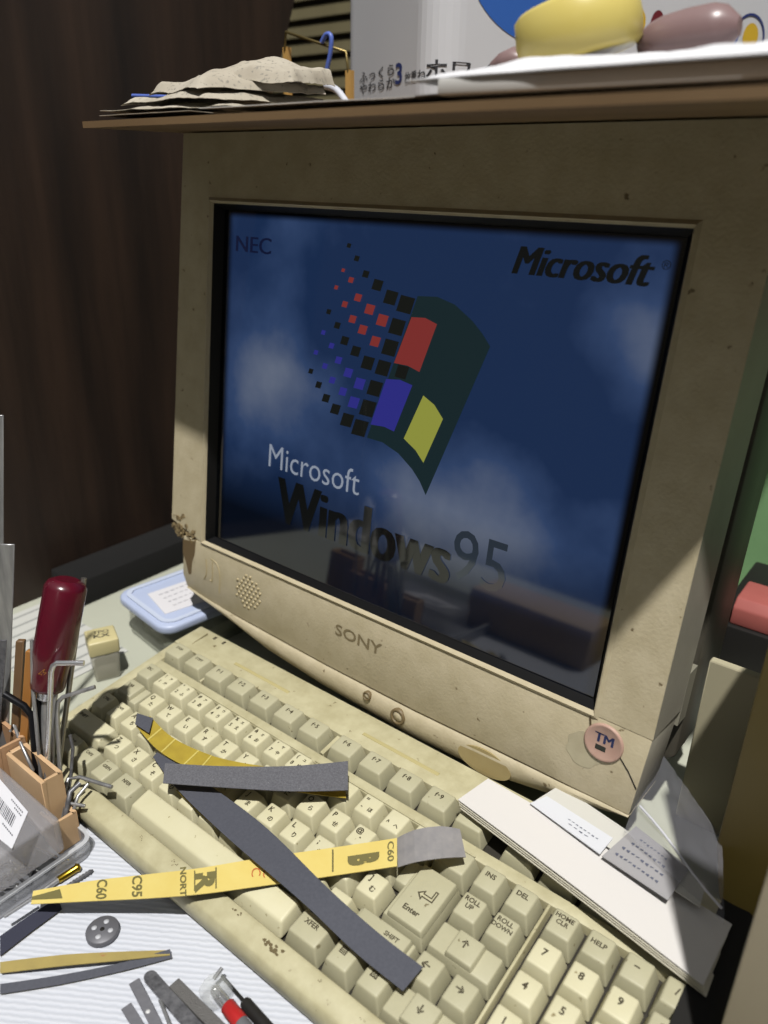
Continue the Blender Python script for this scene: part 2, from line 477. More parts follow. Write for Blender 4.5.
# cluster
key(15.8, 4, 1, 1, greykey, (('INS', 4, -.5, 2),)); key(16.8, 4, 1, 1, greykey, (('DEL', 4, -.5, 2),))
key(15.8, 3, 1, 1, greykey, (('ROLL', 3.7, -.4, 3.4), ('UP', 3.7, -.4, -.2))); key(16.8, 3, 1, 1, greykey, (('ROLL', 3.7, -.4, 3.4), ('DOWN', 3.4, -.4, -.2)))
key(16.3, 2, 2, 1, greykey, (('↑', 5.5, -1, 1),), step=(-7, 7)); key(15.8, 1, 1, 1, greykey, (('←', 5.5, -1, 1),)); key(16.8, 1, 1, 1, greykey, (('→', 5.5, -1, 1),))
key(16.3, 0.05, 2, 1, greykey, (('↓', 5.5, -1, 1),), step=(-7, 7))
pad = [['HOME\nCLR', 'HELP', '−', '/'], ['7', '8', '9', '*'], ['4', '5', '6', '+'], ['1', '2', '3', '='], ['0', ',', '.', '']]
for r, row in enumerate(pad):
    for c, t in enumerate(row):
        v = 4 - r if r < 4 else .05
        yel = r > 0 and c < 3
        sz = 5.2 if len(t) == 1 else 3.6
        if r == 0 and c == 0: lg = (('HOME', 3.5, -.3, 3.4), ('CLR', 3.5, -.3, 0))
        else: lg = ((t, sz, -.5, 1),) if t else ()
        key(18 + c, v, 1, 1, cream if yel else greykey, lg)

# ================================================================ MONITOR
mon = thing('crt_monitor', 'dirty beige CRT monitor showing a blue cloudy start-up screen with a waving flag', 'monitor', MO, MROT)
OW, OH = 332., 252.
mb = MB()
D = 43.
# upper frame: outer outline and opening, as strips
LX0, LX1 = -32., -40.
mb.hexa([(LX1, 0, 8), (0, 0, -2), (0, 0, OH), (-33.5, 0, OH)], [(LX1 - 1, D, 8), (0, D, -2), (0, D, OH), (-34.5, D, OH)])
mb.hexa([(-33.5, 0, OH), (OW, 0, OH), (367, 0, OH), (366, 0, 296), (LX0, 0, 296)], [(-34.5, D, OH), (OW, D, OH), (368, D, OH), (367, D, 296), (LX0 - 1, D, 296)])
mb.hexa([(OW, 0, -1), (365.6, 0, -1), (367, 0, OH), (OW, 0, OH)], [(OW, D, -1), (366.6, D, -1), (368, D, OH), (OW, D, OH)])
up = mb.build('front_frame', [bezelm, sidem], mon)
for f in up.data.polygons:
    if f.normal.x > .8 and f.center.x > .3: f.material_index = 1
# lower panel with ridge
mb = MB()
lp = [(-25, -3), (0, -1), (OW, -1), (365.6, -1), (362.5, -51), (277, -52), (216, -53.5), (136, -53), (11.5, -49), (-19, -46), (-25, -36)]
mb.prism(lp, 0, D, 'y')
low = mb.build('lower_panel', [bezelm, sidem], mon, bevel=1.2, seg=2)
for f in low.data.polygons:
    if f.normal.x > .8 and f.center.x > .3: f.material_index = 1
mb = MB()
chin = [(-18, -45.6), (30, -55.5), (80, -66), (137, -71.5), (189, -73.5), (217, -74.5), (257, -72.6), (292, -68.6), (325, -61.5), (362.4, -51.6)]
top_ = [(-18, -45.4), (30, -49.4), (80, -51.2), (137, -52.6), (189, -53.3), (217, -53.4), (257, -52.6), (292, -52), (325, -51.6), (362.4, -51)]
n = len(chin)
A = []
for (x, z), (x2, z2) in zip(chin, top_):
    A.append([(x2, 1.8, z2), (x2, -1.4, z2 - .28 * (z2 - z)), (x, -.4, z + .12 * (z2 - z)), (x, 3, z), (x, D, z - 0), (x2, D, z2)])
vs = [p for a in A for p in a]; fs = []
for i in range(n - 1):
    for k in range(6):
        k2 = (k + 1) % 6; fs.append((i * 6 + k, i * 6 + k2, (i + 1) * 6 + k2, (i + 1) * 6 + k))
mb.smooth = True; mb.add(vs, fs); mb.build('chin', bezelm, mon)
# lip round the opening
mb = MB()
lw = 3.6
def frame_ring(mb, x0, x1, z0, z1, w, ya, yb, yc):
    o_ = [(x0 - w, ya, z0 - w), (x1 + w, ya, z0 - w), (x1 + w, ya, z1 + w), (x0 - w, ya, z1 + w)]
    m_ = [(x0 - w * .4, yb, z0 - w * .4), (x1 + w * .4, yb, z0 - w * .4), (x1 + w * .4, yb, z1 + w * .4), (x0 - w * .4, yb, z1 + w * .4)]
    i_ = [(x0, yc, z0), (x1, yc, z0), (x1, yc, z1), (x0, yc, z1)]
    vs = o_ + m_ + i_; fs = []
    for k in range(4):
        k2 = (k + 1) % 4; fs += [(k, k2, 4 + k2, 4 + k), (4 + k, 4 + k2, 8 + k2, 8 + k)]
    mb.add(vs, fs)
frame_ring(mb, .4, OW - .4, .4, OH - .4, lw, -.05, -1.6, 1.5)
mb.build('opening_lip', lipm, mon)


def ys(x):                                     # cylindrical tube face
    return 7.3 + ((x - OW / 2) / (OW / 2)) ** 2 * .9


mb = MB()
sx0, sx1, sz0, sz1 = 4.5, 327.5, 3.5, 248.
o_ = [(0, 1, 0), (OW, 1, 0), (OW, 1, OH), (0, 1, OH)]
i_ = [(sx0, ys(sx0) + 1, sz0), (sx1, ys(sx1) + 1, sz0), (sx1, ys(sx1) + 1, sz1), (sx0, ys(sx0) + 1, sz1)]
n = 16
def edge(a, b_, k): return [lerp(a, b_, t / k) for t in range(k + 1)]
for k in range(4):
    a, b_ = edge(o_[k], o_[(k + 1) % 4], n), edge(i_[k], i_[(k + 1) % 4], n)
    if k in (0, 2):
        for q in b_: q.y = ys(q.x) + .6
    mb.add(a + b_, [(t, t + 1, n + 1 + t + 1, n + 1 + t) for t in range(n)])
mb.build('tube_surround', blackm, mon)

# screen picture (it glows): cloudy blue sky
scr = mat('screen_sky', (4, 6, 9), .05, spec=.5, ior=1.68)
nt = scr.node_tree; N = nt.nodes; L = nt.links; b = N['Principled BSDF']
tc = N.new('ShaderNodeTexCoord'); m1 = N.new('ShaderNodeMapping'); m1.inputs['Scale'].default_value = (1, 1, 1.0)
L.new(tc.outputs['Object'], m1.inputs['Vector'])
nz = N.new('ShaderNodeTexNoise'); nz.inputs['Scale'].default_value = 9; nz.inputs['Detail'].default_value = 5; nz.inputs['Roughness'].default_value = .5
L.new(m1.outputs['Vector'], nz.inputs['Vector'])
cr = N.new('ShaderNodeValToRGB'); e = cr.color_ramp.elements
e[0].position = .40; e[0].color = lin((24, 42, 74)); e[1].position = .85; e[1].color = lin((104, 112, 128))
e2 = e.new(.56); e2.color = lin((46, 64, 98))
L.new(nz.outputs['Fac'], cr.inputs['Fac'])
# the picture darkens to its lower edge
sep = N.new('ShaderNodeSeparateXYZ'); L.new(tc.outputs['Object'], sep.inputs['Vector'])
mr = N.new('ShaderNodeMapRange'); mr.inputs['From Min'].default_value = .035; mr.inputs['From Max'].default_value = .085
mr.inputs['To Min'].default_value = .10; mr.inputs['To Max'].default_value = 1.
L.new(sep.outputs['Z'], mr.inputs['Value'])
def math_(op, a, b_=None, c=None):
    n_ = N.new('ShaderNodeMath'); n_.operation = op
    for k_, q_ in enumerate((a, b_, c)):
        if q_ is None: continue
        if isinstance(q_, (int, float)): n_.inputs[k_].default_value = q_
        else: L.new(q_, n_.inputs[k_])
    return n_.outputs[0]
def ramp_(v_, a, b_):
    n_ = N.new('ShaderNodeMapRange'); n_.interpolation_type = 'SMOOTHSTEP'; n_.inputs['From Min'].default_value = a; n_.inputs['From Max'].default_value = b_
    L.new(v_, n_.inputs['Value']); return n_.outputs['Result']
xo, zo = sep.outputs['X'], sep.outputs['Z']
cloud = None                                   # three big soft clouds of the picture
for cx_, cz_, rx_, rz_, k_ in ((.045, .150, .060, .055, .30), (.235, .085, .085, .050, .26), (.312, .205, .035, .06, .20), (.125, .10, .06, .05, .16)):
    d_ = math_('SQRT', math_('ADD', math_('POWER', math_('DIVIDE', math_('SUBTRACT', xo, cx_), rx_), 2.), math_('POWER', math_('DIVIDE', math_('SUBTRACT', zo, cz_), rz_), 2.)))
    g_ = math_('MULTIPLY', ramp_(d_, 1.5, 0.), k_)
    cloud = g_ if cloud is None else math_('ADD', cloud, g_)
fac = math_('ADD', math_('MULTIPLY', math_('SUBTRACT', nz.outputs['Fac'], .5), 1.0), math_('ADD', cloud, .40))
L.new(fac, cr.inputs['Fac'])
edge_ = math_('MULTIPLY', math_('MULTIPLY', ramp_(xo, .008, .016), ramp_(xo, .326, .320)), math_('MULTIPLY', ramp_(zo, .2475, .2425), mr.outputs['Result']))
mul = N.new('ShaderNodeMixRGB'); mul.blend_type = 'MULTIPLY'; mul.inputs['Fac'].default_value = 1
L.new(cr.outputs['Color'], mul.inputs['Color1']); L.new(edge_, mul.inputs['Color2'])
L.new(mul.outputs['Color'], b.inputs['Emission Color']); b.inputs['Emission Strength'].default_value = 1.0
mb = MB(); mb.grid(lambda u, v: (sx0 + (sx1 - sx0) * u, ys(sx0 + (sx1 - sx0) * u), sz0 + (sz1 - sz0) * v), 40, 4)
screen = mb.build('screen', scr, mon)


def sgl(name, base, em, k=1.): return mat(name, base, .05, spec=.5, ior=1.68, emis=em, estr=k * 1.2)


sd = .35
def onscr(p, k=1): return (p[0], ys(p[0]) - sd * k, p[2] if len(p) > 2 else p[1])
def zs(x, y): return mp(200 + x / 2.56, 200 + y / 2.56, 8)
flagdark = sgl('flag_dark', (4, 6, 6), (22, 38, 42), .8)
flagblack = sgl('flag_black', (3, 4, 4), (20, 22, 20), .8)
fred = sgl('flag_red', (8, 4, 4), (122, 46, 44), .8); fblue = sgl('flag_blue', (4, 4, 10), (44, 44, 126), .8)
fyel = sgl('flag_yellow', (8, 8, 4), (140, 144, 62), .8)
mb = MB()
top_c = [(560, 246), (610, 248), (655, 268), (700, 310), (725, 342), (745, 375)]
bot_c = [(430, 608), (470, 620), (510, 648), (545, 688), (565, 720), (580, 755)]
rows = 12; cols = 5
vs = []
for i in range(cols + 1):
    for j in range(rows + 1):
        t = j / rows
        x = top_c[i][0] * (1 - t) + bot_c[i][0] * t; y = top_c[i][1] * (1 - t) + bot_c[i][1] * t
        vs.append(onscr(zs(x, y)))
mb.add(vs, [(i * (rows + 1) + j, (i + 1) * (rows + 1) + j, (i + 1) * (rows + 1) + j + 1, i * (rows + 1) + j + 1) for i in range(cols) for j in range(rows)])
mb.build('flag_frame', flagdark, screen)
def poly(name, pts, m, k=2):
    b_ = MB(); b_.add([onscr(zs(*p), k) for p in pts], [tuple(range(len(pts)))]); return b_.build(name, m, screen)
poly('red_pane', [(545, 300), (580, 302), (610, 318), (565, 440), (535, 424), (500, 417)], fred)
poly('blue_pane', [(480, 458), (515, 460), (547, 474), (500, 592), (475, 580), (440, 574)], fblue)
poly('yellow_pane', [(575, 500), (603, 524), (625, 560), (575, 672), (555, 640), (525, 610)], fyel)
ex = Vector((.97, .26)); ey = Vector((-.32, 1.0))
def squares(name, lst, m):
    b_ = MB()
    for x, y, s_ in lst:
        q = [Vector((x, y)) + ex * (a * s_ * .55) + ey * (c * s_ * .6) for a, c in ((-1, -1), (1, -1), (1, 1), (-1, 1))]
        b_.add([onscr(zs(p.x, p.y), 2) for p in q], [(0, 1, 2, 3)])
    return b_.build(name, m, screen)
squares('dark_squares', [(385, 117, 9), (405, 150, 11), (428, 190, 14), (458, 218, 22), (492, 250, 28), (530, 268, 34), (508, 325, 32), (490, 378, 32), (472, 430, 30), (451, 482, 30), (433, 533, 32), (413, 583, 32), (433, 417, 26), (402, 387, 20), (374, 360, 17), (355, 321, 13), (333, 286, 10), (380, 563, 26), (350, 535, 20), (326, 507, 16), (307, 473, 13), (287, 438, 10), (520, 440, 26)], flagblack)
squares('red_squares', [(370, 180, 7), (352, 224, 8), (390, 205, 11), (408, 250, 15), (374, 267, 12), (438, 280, 20), (394, 305, 15), (470, 308, 23), (420, 332, 18), (452, 362, 20)], fred)
squares('blue_squares', [(319, 339, 9), (340, 373, 11), (358, 410, 14), (300, 390, 9), (323, 425, 11), (383, 442, 18), (342, 461, 13), (412, 470, 22), (369, 490, 16), (397, 518, 22)], fblue)


def scrtext(name, t, x, z, size, m, dup=(0,), **kw):
    b_ = MB()
    for q_, e_ in enumerate(dup): put_text(b_, t, lambda a, c: (x + a + e_, ys(x + a) - sd * 1.5 - .02 * q_, z + c), size=size, align='LEFT', **kw)
    return b_.build(name, m, screen)
faint = sgl('faint_white', (8, 9, 10), (138, 146, 160), .8)
blk = sgl('black_glyph', (3, 3, 4), (12, 14, 14), .8)
gh = sgl('ghost_glyph', (4, 4, 5), (40, 48, 58), .8)
scrtext('maker_name_top', 'Microsoft', 238, 231, 20.5, blk, dup=(-.9, -.45, 0, .45, .9), shear=.28, xs=.93)
scrtext('registered_mark', '®', 318, 235, 6, blk)
scrtext('maker_name_small', 'Microsoft', 60, 83, 24.5, faint, bold=-.12, xs=.92)
scrtext('product_name', 'Windows', 74, 52, 48, blk, dup=(-1.8, -1.2, -.6, 0, .6, 1.2, 1.8), xs=.80)
scrtext('product_year', '95', 224, 58, 46, gh, bold=.1, xs=.9)
scrtext('brand_corner', 'NEC', 17, 226, 15, sgl('indigo_glyph', (3, 3, 8), (16, 22, 48), .8), dup=(-.4, 0, .4), xs=1.25)

# dirt on the keyboard's front bar
random.seed(9)
dirt = mat('brown_dirt', (112, 98, 66), .8)
for (cx_, cy_, n_, r_) in ((232.4, -16, 14, 4.6), (152, -14, 6, 1.6), (124, -15, 5, 1.3), (205, -13.5, 6, 2.2), (262, -14, 5, 1.2), (290, -15.5, 4, 1.0), (330, -14, 5, 1.2)):
    mb = MB()
    for i in range(n_):
        x_, y_ = cx_ + random.gauss(0, r_ * .9), max(-18.6, min(-11.8, cy_ + random.gauss(0, r_ * .35)))
        q_ = [(x_ + random.uniform(.3, .8) * r_ * .5 * math.cos(a_ * 1.05), y_ + random.uniform(.3, .8) * r_ * .35 * math.sin(a_ * 1.05), -2.2 - (-11.5 - y_) * .053 + .12 + i * .004) for a_ in range(6)]
        mb.add(q_, [tuple(range(6))])
    mb.build('dirt_mark', dirt, kb)

# details on the bezel
mb = MB()
put_text(mb, 'SONY', lambda x, z: (164 + x, -.35, -22 + z), size=11.5, bold=.15, xs=1.35)
mb.build('maker_name', mat('raised_grey_lettering', (138, 124, 94), .4), mon)
mb = MB()
for j in range(9):
    for i in range(6):
        x = 42 + i * 4.6 + (j % 2) * 2.3; z = -38 + j * 3.2
        if (i - 2.5) ** 2 / 9 + (j - 4) ** 2 / 20 < 1.0:
            mb.lathe([(0, 0.9), (1.0, .7), (1.3, 0)], (x, -.1, z), 8, Matrix.Rotation(math.pi / 2, 3, 'X'))
mb.build('speaker_grille', mat('pale_grille_dots', (196, 180, 140), .5), mon)
mb = MB()
for q in ([(4, -14), (5, -26), (2, -32)], [(10, -12), (17, -14), (21, -22), (21, -38)], [(9, -30), (12, -30), (12, -14)]):
    mb.tube([(x, -.2, z) for x, z in crom([Vector((a, c, 0)) for a, c in q], 10) for _ in (0,)] if False else [(p.x, -.1, p.y) for p in crom([Vector((a, c, 0)) for a, c in q], 10)], .5, 6)
mb.build('moulded_marks', mat('pale_mould_lines', (190, 174, 136), .5), mon)
rx = Matrix.Rotation(math.pi / 2, 3, 'X')
for (x, z, r) in ((178, -59, 3.4), (205, -62.5, 5.8)):
    mb = MB(); mb.lathe([(r, -1), (r, 1.6), (r * .8, 2.2), (r * .66, 1.6), (r * .66, -.6)], (x, -.9, z), 24, rx)
    bt = mb.build('button', mat('worn_button', (128, 110, 78), .5), mon)
    mb = MB(); mb.lathe([(r * .66, -1), (r * .6, 1.4), (0.01, 1.5)], (x, -.9, z), 20, rx); mb.build('button_face', bezelm, bt)
mb = MB(); mb.prism([(272 + 19 * math.cos(a * math.pi / 16), -63.5 + 8.5 * math.sin(a * math.pi / 16) - (0)) for a in range(32)], -1.25, 3, 'y')
mb.build('oval_cover', mat('brown_oval', (176, 156, 106), .55, col2=(186, 168, 120), scale=80), mon)
mb = MB(); mb.prism([(336 - 5 + 10.5 * math.cos(a * math.pi / 14) * (1 + .1 * math.sin(a * 1.7)), -24 + 11 * math.sin(a * math.pi / 14)) for a in range(28)], -.3, 1, 'y')
mb.build('glue_patch', mat('pale_glue', (206, 196, 166), .5, col2=(190, 180, 150), scale=120), mon)
mb = MB(); mb.lathe([(11.2, -.5), (11.2, 1.2), (10.4, 1.8), (9.6, 1.3), (.01, 1.3)], (341, 0, -14.5), 32, rx)
bd = mb.build('round_badge', mat('pink_badge', (196, 158, 142), .45, col2=(206, 172, 156), scale=150), mon)
mb = MB(); [put_text(mb, 'TM', lambda x, z: (341.3 + x + e_, -1.45 - .02 * abs(e_), -12.2 + z), size=8.2) for e_ in (-.3, 0, .3)]; mb.build('badge_letters', mat('navy_print', (44, 56, 104), .5), bd)
mb = MB(); mb.box(337, 343, -1.45, -1.3, -19.4, -16.4); mb.build('badge_bar', mat('black_print', (48, 50, 44), .5), bd)
mb = MB(); mb.tube([(351, -.15, -19), (357, -.15, -25), (363, -.15, -33)], .35, 5); mb.build('crack', dark, mon)
mb = MB(); mb.tube([(330.5, -.3, -2), (332, -.3, -8)], .5, 5); mb.build('lip_crack', mat('brown_crack', (90, 74, 50), .7), mon)
# broken left corner
mb = MB(); random.seed(3)
for i in range(60):
    x = random.uniform(-41, -7); z = random.uniform(-6, 13) - (.18 * (x + 20)); r = random.uniform(1.2, 3.2)
    if x > -22: z -= 3
    c_ = Vector((x, random.uniform(-.6, 1.8), z))
    q_ = [c_ + Vector((r * random.uniform(.5, 1.3) * math.cos(a_ * 1.26), 0, r * random.uniform(.5, 1.3) * math.sin(a_ * 1.26))) for a_ in range(5)]
    mb.hexa([p + Vector((0, 2.4, 0)) for p in q_], [p + Vector((random.uniform(-.4, .4), random.uniform(-.9, .3), 0)) for p in q_])
mb.build('broken_crust', mat('crumbled_plastic', (164, 144, 104), .8, col2=(110, 92, 62), scale=250, amt=.3, bump=.5, bscale=900), mon)
mb = MB(); pts = [(-25, -6), (-9, -3), (-10, -14), (-13, -22), (-14, -33), (-17, -34), (-21, -24), (-25, -18)]  # dark brown patch below the broken corner
mb.prism(pts, -.25, .6, 'y'); mb.build('brown_patch', mat('dark_brown_patch', (112, 92, 62), .6), mon)

# rear housing
mb = MB()
Bz = -46
mb.box(-26, 360, D - 1, 60.5, Bz + 4, 288)      # recess between the front and the housing
mb.build('inner_collar', mat('black_inside', (14, 13, 12), .8), mon)
mb = MB()
def sect(y, x0, x1, z0, z1, c=14):
    return [(x0 + c, y, z0), (x1 - c, y, z0), (x1, y, z0 + c), (x1, y, z1 - c), (x1 - c, y, z1), (x0 + c, y, z1), (x0, y, z1 - c), (x0, y, z0 + c)]
ss = [sect(60, -34, 366, Bz, 294, 4), sect(120, -33, 365.5, Bz, 294, 6), sect(150, -26, 352, Bz, 292, 16), sect(300, 30, 300, Bz + 10, 262, 40), sect(400, 60, 270, 0, 230, 40)]
vs = [p for s_ in ss for p in s_]; fs = []
for i in range(len(ss) - 1):
    for k in range(8): k2 = (k + 1) % 8; fs.append((i * 8 + k, i * 8 + k2, (i + 1) * 8 + k2, (i + 1) * 8 + k))
fs += [tuple(reversed(range(8))), tuple(range(32, 40))]
mb.add(vs, fs); mb.build('rear_housing', housem, mon, bevel=2, seg=2)
mb = MB(); mb.box(362, 366.6, 44, 58, -12, 22)
mb.build('housing_clip', mat('pale_clip', (150, 146, 130), .5), mon)
mb = MB(); mb.lathe([(120, 0), (124, 4), (122, 14), (95, 24), (92, 30)], (150, 330, .4), 40)
mb.build('swivel_base', housem, mon, world=True)

# ================================================================ BOARD AND WHAT LIES ON IT
BZ = 400.5; BT = 4.5
mb = MB()
def bz(y): return min(398.6 + .036 * (y - 92), 402.2)
bp_ = [(-14.4, 92), (371, 64), (428, 164), (398, 192), (-64, 192), (352, 560), (-64, 560)]
mb.hexa([(x, y, bz(y)) for x, y in bp_[:5]], [(x, y, bz(y) + 3.4) for x, y in bp_[:5]])
mb.hexa([(x, y, bz(y)) for x, y in (bp_[4], bp_[3], bp_[5], bp_[6])], [(x, y, bz(y) + 3.4) for x, y in (bp_[4], bp_[3], bp_[5], bp_[6])])
o = mb.build('shelf_board', wood('plywood', (150, 122, 88), (122, 96, 66), 30, (.15, 1, 1), .6, .2), loc=(150, 330, BZ))
tag(o, 'brown board lying across the top of the monitor', 'board')
T0 = BZ + BT

newsm = mat('newsprint', (206, 198, 182), .8, col2=(178, 168, 150), scale=25, amt=.5, spots=(150, 144, 132), spot_scale=420, spot_cut=.6)
def sheet(x0, x1, y0, y1, z, amp, seed, ang=0, n=26, peak=None, sl=0.):
    c = Vector(((x0 + x1) / 2, (y0 + y1) / 2, 0)); R = Matrix.Rotation(math.radians(ang), 3, 'Z')
    def fn(u, v):
        p = Vector((x0 + (x1 - x0) * u, y0 + (y1 - y0) * v, 0)) - c
        p = R @ p + c
        h = z + amp * (.6 + noise.noise(Vector((u * 3, v * 3, seed))) + .4 * abs(noise.noise(Vector((u * 9, v * 7, seed + 5)))))
        if peak:
            px, py, ph, pw = peak; h += ph * math.exp(-(((p.x - px) / pw) ** 2 + ((p.y - py) / (pw * 1.3)) ** 2))
        h += sl * max(0, p.y - y0)
        e_ = .03 * noise.noise(Vector((u * 5, v * 5, seed + 9)))
        return (p.x + e_ * 60, p.y + e_ * 40, max(h, T0 + .4))
    return fn
for i, (x0, x1, y0, y1, z, a, s_, an, pk, lab) in enumerate([
    (0, 84, 94, 195, T0 - .6, 1.0, 1, -2, None, 'lowest flat newspaper sheet at the front left end of the board'),
    (-12, 84, 104, 195, T0 + 2, 3, 2, 4, None, 'curled newspaper sheet low in the crumpled pile on the board'),
    (0, 84, 108, 195, T0 + 5, 4, 3, -5, (50, 136, 6, 26), 'folded newspaper sheet in the middle of the crumpled pile on the board'),
    (22, 82, 112, 195, T0 + 12, 4, 13, -12, (54, 142, 7, 20), 'topmost crumpled newspaper sheet rising to a peak on the board'),
    (40, 94, 140, 195, T0 + 20, 3, 4, 16, (62, 170, 8, 18), 'creased newspaper corner standing up behind the crumpled pile')]):
    mb = MB(); f0 = sheet(x0, x1, y0, y1, z, a, s_, an, peak=pk, sl=.02 + .02 * i)
    def fd(u, v, f0=f0, b_=T0 - .4 + 2.6 * i):
        p = f0(u, v); k = min(1, v / .07, u / .06, (1 - u) / .06); k = k * k * (3 - 2 * k); k = .55 + .45 * k
        return (p[0], p[1], b_ + (p[2] - b_) * k)
    mb.grid(fd, 40, 40, .3)
    o = mb.build('newspaper', newsm, loc=(20, 180, T0)); tag(o, lab, 'newspaper', 'newspapers on the board')
mb = MB(); mb.grid(sheet(95, 270, 88, 230, T0 - .4, 1.2, 11, 0), 20, 20, .4)
o = mb.build('paper_sheet', whitep, loc=(180, 180, T0)); tag(o, 'flat white paper sheet on the board between the newspapers and the tape roll', 'paper')
mb = MB(); mb.box(244, 366, 80, 250, T0 - .6, T0 + 5)
o = mb.build('paper_stack', whitep, loc=(290, 160, T0), bevel=.8, seg=2); tag(o, 'low stack of white paper at the front right of the board under the crumpled paper', 'paper')
mb = MB()
fnw0 = sheet(232, 372, 78, 270, T0 + 6.5, 4, 21, -2, peak=(320, 190, 5, 70), sl=.05)
def fnw(u, v):
    p = fnw0(u, v); k = min(1, v / .1, u / .08); k = k * k * (3 - 2 * k); return (p[0], p[1], T0 + 5.4 + (p[2] - T0 - 5.4) * k)
mb.grid(fnw, 40, 30, .5)
o = mb.build('crumpled_paper', mat('crumpled_white_paper', (236, 236, 240), .7, bump=.3, bscale=60), loc=(320, 180, T0)); tag(o, 'crumpled white paper under the yellow tape roll', 'paper')

# yellow tape roll (tilted) and mauve pouch
c = hy(578, 31, 165)
R = Matrix.Rotation(math.radians(-14), 3, 'Y') @ Matrix.Rotation(math.radians(8), 3, 'X')
t = thing('tape_roll', 'large glossy yellow adhesive tape roll lying on white paper', 'tape roll', (c.x, c.y, T0 + 8))
mb = MB(); prof = [(13, -11), (23.5, -11.5), (26, -9.5), (27, 0), (26, 9.5), (23.5, 11.5), (13, 11), (13, -11)]
mb.lathe(prof, (0, 0, c.z - T0 - 8), 48, R)
mb.build('tape', mat('yellow_tape', (236, 218, 130), .3, col2=(228, 206, 110), scale=25, amt=.6), t)
mb = MB(); mb.lathe([(11, -10), (13, -10), (13, 10), (11, 10), (11, -10)], (0, 0, c.z - T0 - 8), 40, R)
mb.build('cardboard_core', mat('core_card', (176, 150, 110), .8), t)
a = hy(640, 44, 180); b_ = hy(740, 26, 180)
mb = MB(); pts = [lerp(a, b_, k / 8) for k in range(9)]; rad = [4, 7.5, 9, 9.5, 10, 10, 10, 8.5, 3.5]
mb.tube(pts, rad, 20)
o = mb.build('mauve_pouch', mat('mauve_plastic', (152, 126, 124), .35, col2=(138, 112, 112), scale=20), loc=a)
tag(o, 'mauve-brown glossy pouch beside the yellow tape roll', 'pouch')
a = hy(492, 66, 175); b_ = hy(525, 60, 175)
mb = MB(); mb.tube([a, lerp(a, b_, .3), lerp(a, b_, .7), b_], [2, 5, 6.5, 2.5], 14)
o = mb.build('mauve_lump', MATS['mauve_plastic'], loc=a); tag(o, 'small mauve-brown lump behind the left of the yellow tape roll', 'pouch')

# big tissue pack
cb = hy(432, 92, 330)
n1 = Vector((-.45, -.893, 0)); n2 = Vector((.893, -.45, 0))   # face normals
d1 = Vector((-.893, .45, 0)); d2 = Vector((.45, .893, 0))     # left and right face directions
pk = thing('tissue_pack', 'large white tissue pack with a blue oval and Japanese lettering, behind the board clutter', 'tissue pack', (cb.x, cb.y, T0), Matrix((d2, n1 * -1, Vector((0, 0, 1)))).transposed() if False else Matrix(((d2.x, -n2.x, 0), (d2.y, -n2.y, 0), (0, 0, 1))))
# local x runs along the right face, local y points away from it
WL, WR, HH = 175, 420, 240
r = 26
outl = []
def arc(cx, cy, a0, a1, k=8): return [(cx + r * math.cos(math.radians(a0 + (a1 - a0) * i / k)), cy + r * math.sin(math.radians(a0 + (a1 - a0) * i / k))) for i in range(k + 1)]
outl = arc(r, r, 180, 270) + arc(WR - r, r, 270, 360) + arc(WR - r, WL - r, 0, 90) + arc(r, WL - r, 90, 180)
mb = MB(); mb.smooth = False; mb.prism(outl, 0, HH, 'z')
mb.build('wrapper', mat('glossy_white_film', (226, 227, 232), .35), pk)
ZT = cb.z - T0 + 5
def onpack(s_, z, off=.4):
    z += ZT                     # s_ measured round the corner: 0 at the corner, + along the right face, - along the left
    q = math.pi * r / 4
    if s_ > q: return (r + (s_ - q), -off, z)
    if s_ < -q: return (-off, r + (-s_ - q), z)
    a_ = math.radians(225) + s_ / r
    return (r + (r + off) * math.cos(a_), r + (r + off) * math.sin(a_), z)
bluem = mat('print_blue', (62, 112, 200), .4); darkb = mat('print_navy', (52, 66, 128), .5); darkt = mat('print_black', (60, 60, 64), .5)
ms = [mat('print_yellow', (230, 190, 60), .5), mat('print_maroon', (120, 40, 50), .5)]
mb = MB(); K = 40
cx_, cz_, ra, rb = 92, 84, 74, 54
mb.grid(lambda u, v: onpack(cx_ + ra * v * math.cos(2 * math.pi * u), cz_ + rb * v * math.sin(2 * math.pi * u)), 64, 6)
mb.build('blue_oval', bluem, pk)
for i in range(7):
    mb = MB(); x_ = 176 + i * 21
    mb.grid(lambda u, v: onpack(x_ + (7 if i % 2 else 9) * v * math.cos(2 * math.pi * u), 54 + 10 * v * math.sin(2 * math.pi * u), .5), 20, 2)
    mb.build('colour_dot', [ms[0], ms[1], bluem][i % 3], pk)
mb = MB(); put_text(mb, 'ふっくら', lambda x, y: onpack(-92 + x, 15 + y), size=9, bold=.1, xs=2.0); put_text(mb, 'やわらか', lambda x, y: onpack(-92 + x, 6 + y), size=9, bold=.1, xs=2.0)
put_text(mb, '枚重ね', lambda x, y: onpack(-24 + x, 7 + y), size=8, bold=.1, xs=1.3)
mb.build('small_print', darkt, pk)
mb = MB(); put_text(mb, '3', lambda x, y: onpack(-50 + x, 11 + y), size=20, bold=.4, xs=1.5); mb.build('big_numeral', darkb, pk)
mb = MB(); put_text(mb, 'ホワイト', lambda x, y: onpack(28 + x, 9 + y), size=16, bold=.2, xs=1.2)
mb.build('large_print', darkt, pk)
mb = MB(); put_text(mb, '5', lambda x, y: onpack(300 + x, 52 + y), size=18, bold=.2); mb.grid(lambda u, v: onpack(300 + (17 + 2 * v) * math.cos(2 * math.pi * u), 52 + (17 + 2 * v) * math.sin(2 * math.pi * u), .5), 40, 1)
mb.build('round_print', darkb, pk)

